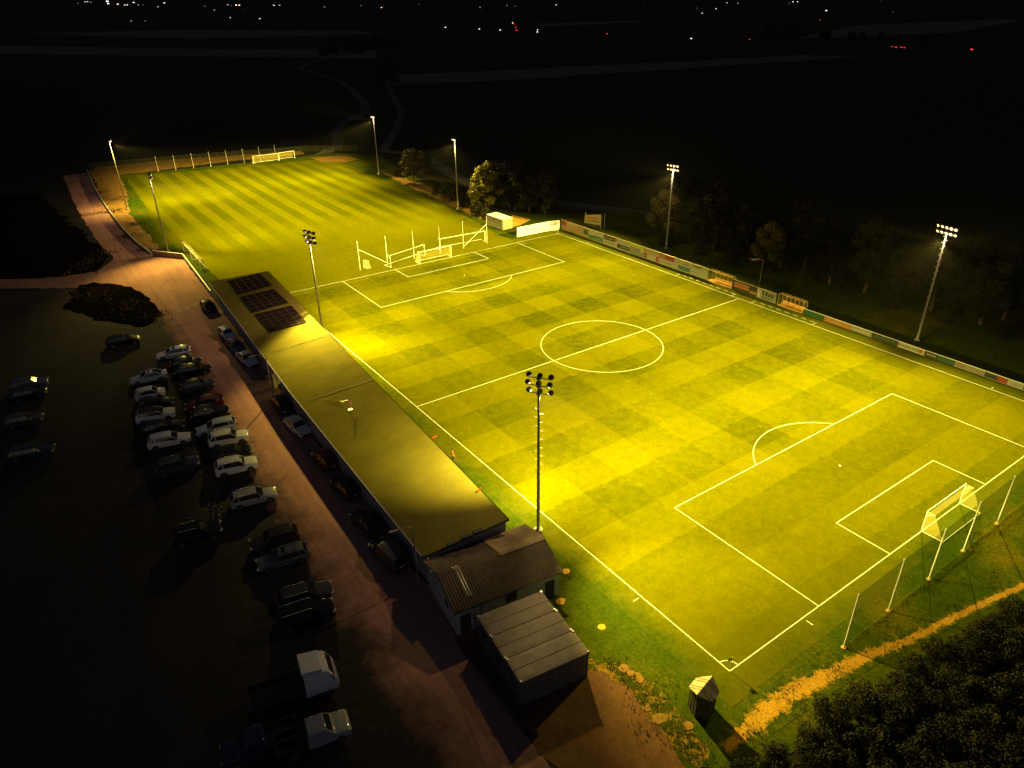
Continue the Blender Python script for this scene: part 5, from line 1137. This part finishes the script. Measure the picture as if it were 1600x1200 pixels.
for i, (a, c, k, s) in enumerate(LT):
    p, dd = march(a, c); D = (Vector((p.x, p.y, 0))-CPv).length; sc_ = max(.35, min(1.6, D/3500))
    t = thing('distant_house', 'tiny far-off building with one lit window among the town lights', 'house', p, math.atan2(CP[1]-p.y, CP[0]-p.x)+math.pi/2, 'far-off lit buildings near the horizon'); t['label'] = {'w': 'tiny far-off building with a white lit window', 'y': 'tiny far-off building with a warm yellow window', 'r': 'tiny far-off building with a red light', 'b': 'tiny far-off building with a dim bluish window', 'd': 'tiny far-off building with a faint lit window'}[k]+' near the horizon'
    t.scale = (sc_,)*3; t.location.z -= 3*sc_
    link('wall', hwall, t); link('roof', hroof, t)
    wq = D*s*1.1/FPX/sc_
    b = MB(); b.box((0, -3.55-.05, 3.0), (wq, .1, wq*.9)); b.build('window', EM[k], t)
# cars on the far road
FC = [(696, 43, 'w', 1.5), (749, 45.5, 'w', 1.5), (781.5, 47, 'w', 1.5), (840, 47, 'w', 1.2), (839.5, 50.5, 'w', 1.5), (806, 43, 'r', 1.3), (807, 47.5, 'r', 1.4), (803, 38, 'r', 1.0), (948.5, 53, 'r', 1.1), (1080, 60.5, 'w', 1.7), (1171, 62, 'r', 1.0), (1394, 73.5, 'r', 1.0), (1400, 74, 'r', 1.3), (1408, 74.5, 'r', 1.2), (1413, 75, 'r', 1.2), (1518, 78, 'r', 1.8), (1291, 17.5, 'w', 1.8), (1281, 31, 'r', .8)]
cb = MB(); cb.box((0, 0, .55), (1.8, 4.4, .7)); cb.box((0, -.2, 1.15), (1.6, 2.3, .55)); cbm = cb.mesh('body', M_trim)
for i, (a, c, k, s) in enumerate(FC):
    p, dd = march(a, c); D = (Vector((p.x, p.y, 0))-CPv).length
    p.z = terr(dd)
    lb = 'far-off car with white headlights on the dark road' if k == 'w' else 'far-off car with red tail lights on the dark road'
    t = thing('distant_car', lb, 'car', p, math.atan2(CP[1]-p.y, CP[0]-p.x)+math.pi/2, 'far-off cars with lights on'); link('body', cbm, t)
    w = D*s*.85/FPX
    for sx in (-.6, .6):
        b = MB(); b.box((sx*max(1, w*.5), -2.25, .8), (w*.55, .1, w*.6)); b.build('headlight' if k == 'w' else 'tail_light', EM[k], t)
p0, _ = march(640, 42); p1, _ = march(1090, 61); p2, _ = march(1540, 79)
ribbon('road', [p0, march(840, 50)[0], p1, march(1300, 70)[0], p2], 9, .016, M_track)
# dark tree lumps of the plain
fb = tree_proto(51, 9, 4.6, 900, .9, M_leafd)
FT = [(590, 76), (603, 72), (612, 78), (622, 80), (575, 79), (505, 88), (520, 86), (540, 82), (600, 125), (606, 132), (1225, 58), (1240, 60), (1255, 59), (1285, 62), (1290, 62), (1330, 65), (1345, 65), (1375, 66), (1400, 68), (1440, 70), (1200, 57), (560, 84), (548, 80)]
for i, q in enumerate(FT):
    p = G(*q); plant('distant_tree', 'tree', fb, p.x, p.y, rt.uniform(.8, 1.5), i, 'faint dark tree on the open plain below the town lights', 'lone trees on the dark plain')

# ---------------------------------------------------------------- thin night air: makes the soft glow round the lamps
t = bpy.data.materials.new('thin_air'); t.use_nodes = True; n = t.node_tree.nodes; n.remove(n['Principled BSDF'])
v = n.new('ShaderNodeVolumePrincipled'); v.inputs['Color'].default_value = (.9, .9, .9, 1); v.inputs['Density'].default_value = HAZE; v.inputs['Anisotropy'].default_value = 0.3
t.node_tree.links.new(v.outputs[0], n['Material Output'].inputs['Volume'])
b = MB(); b.box((0, 0, 299), (14600, 14600, 602)); tag(b.build('haze', t), 'thin night air around the floodlights', 'haze', kind='stuff')
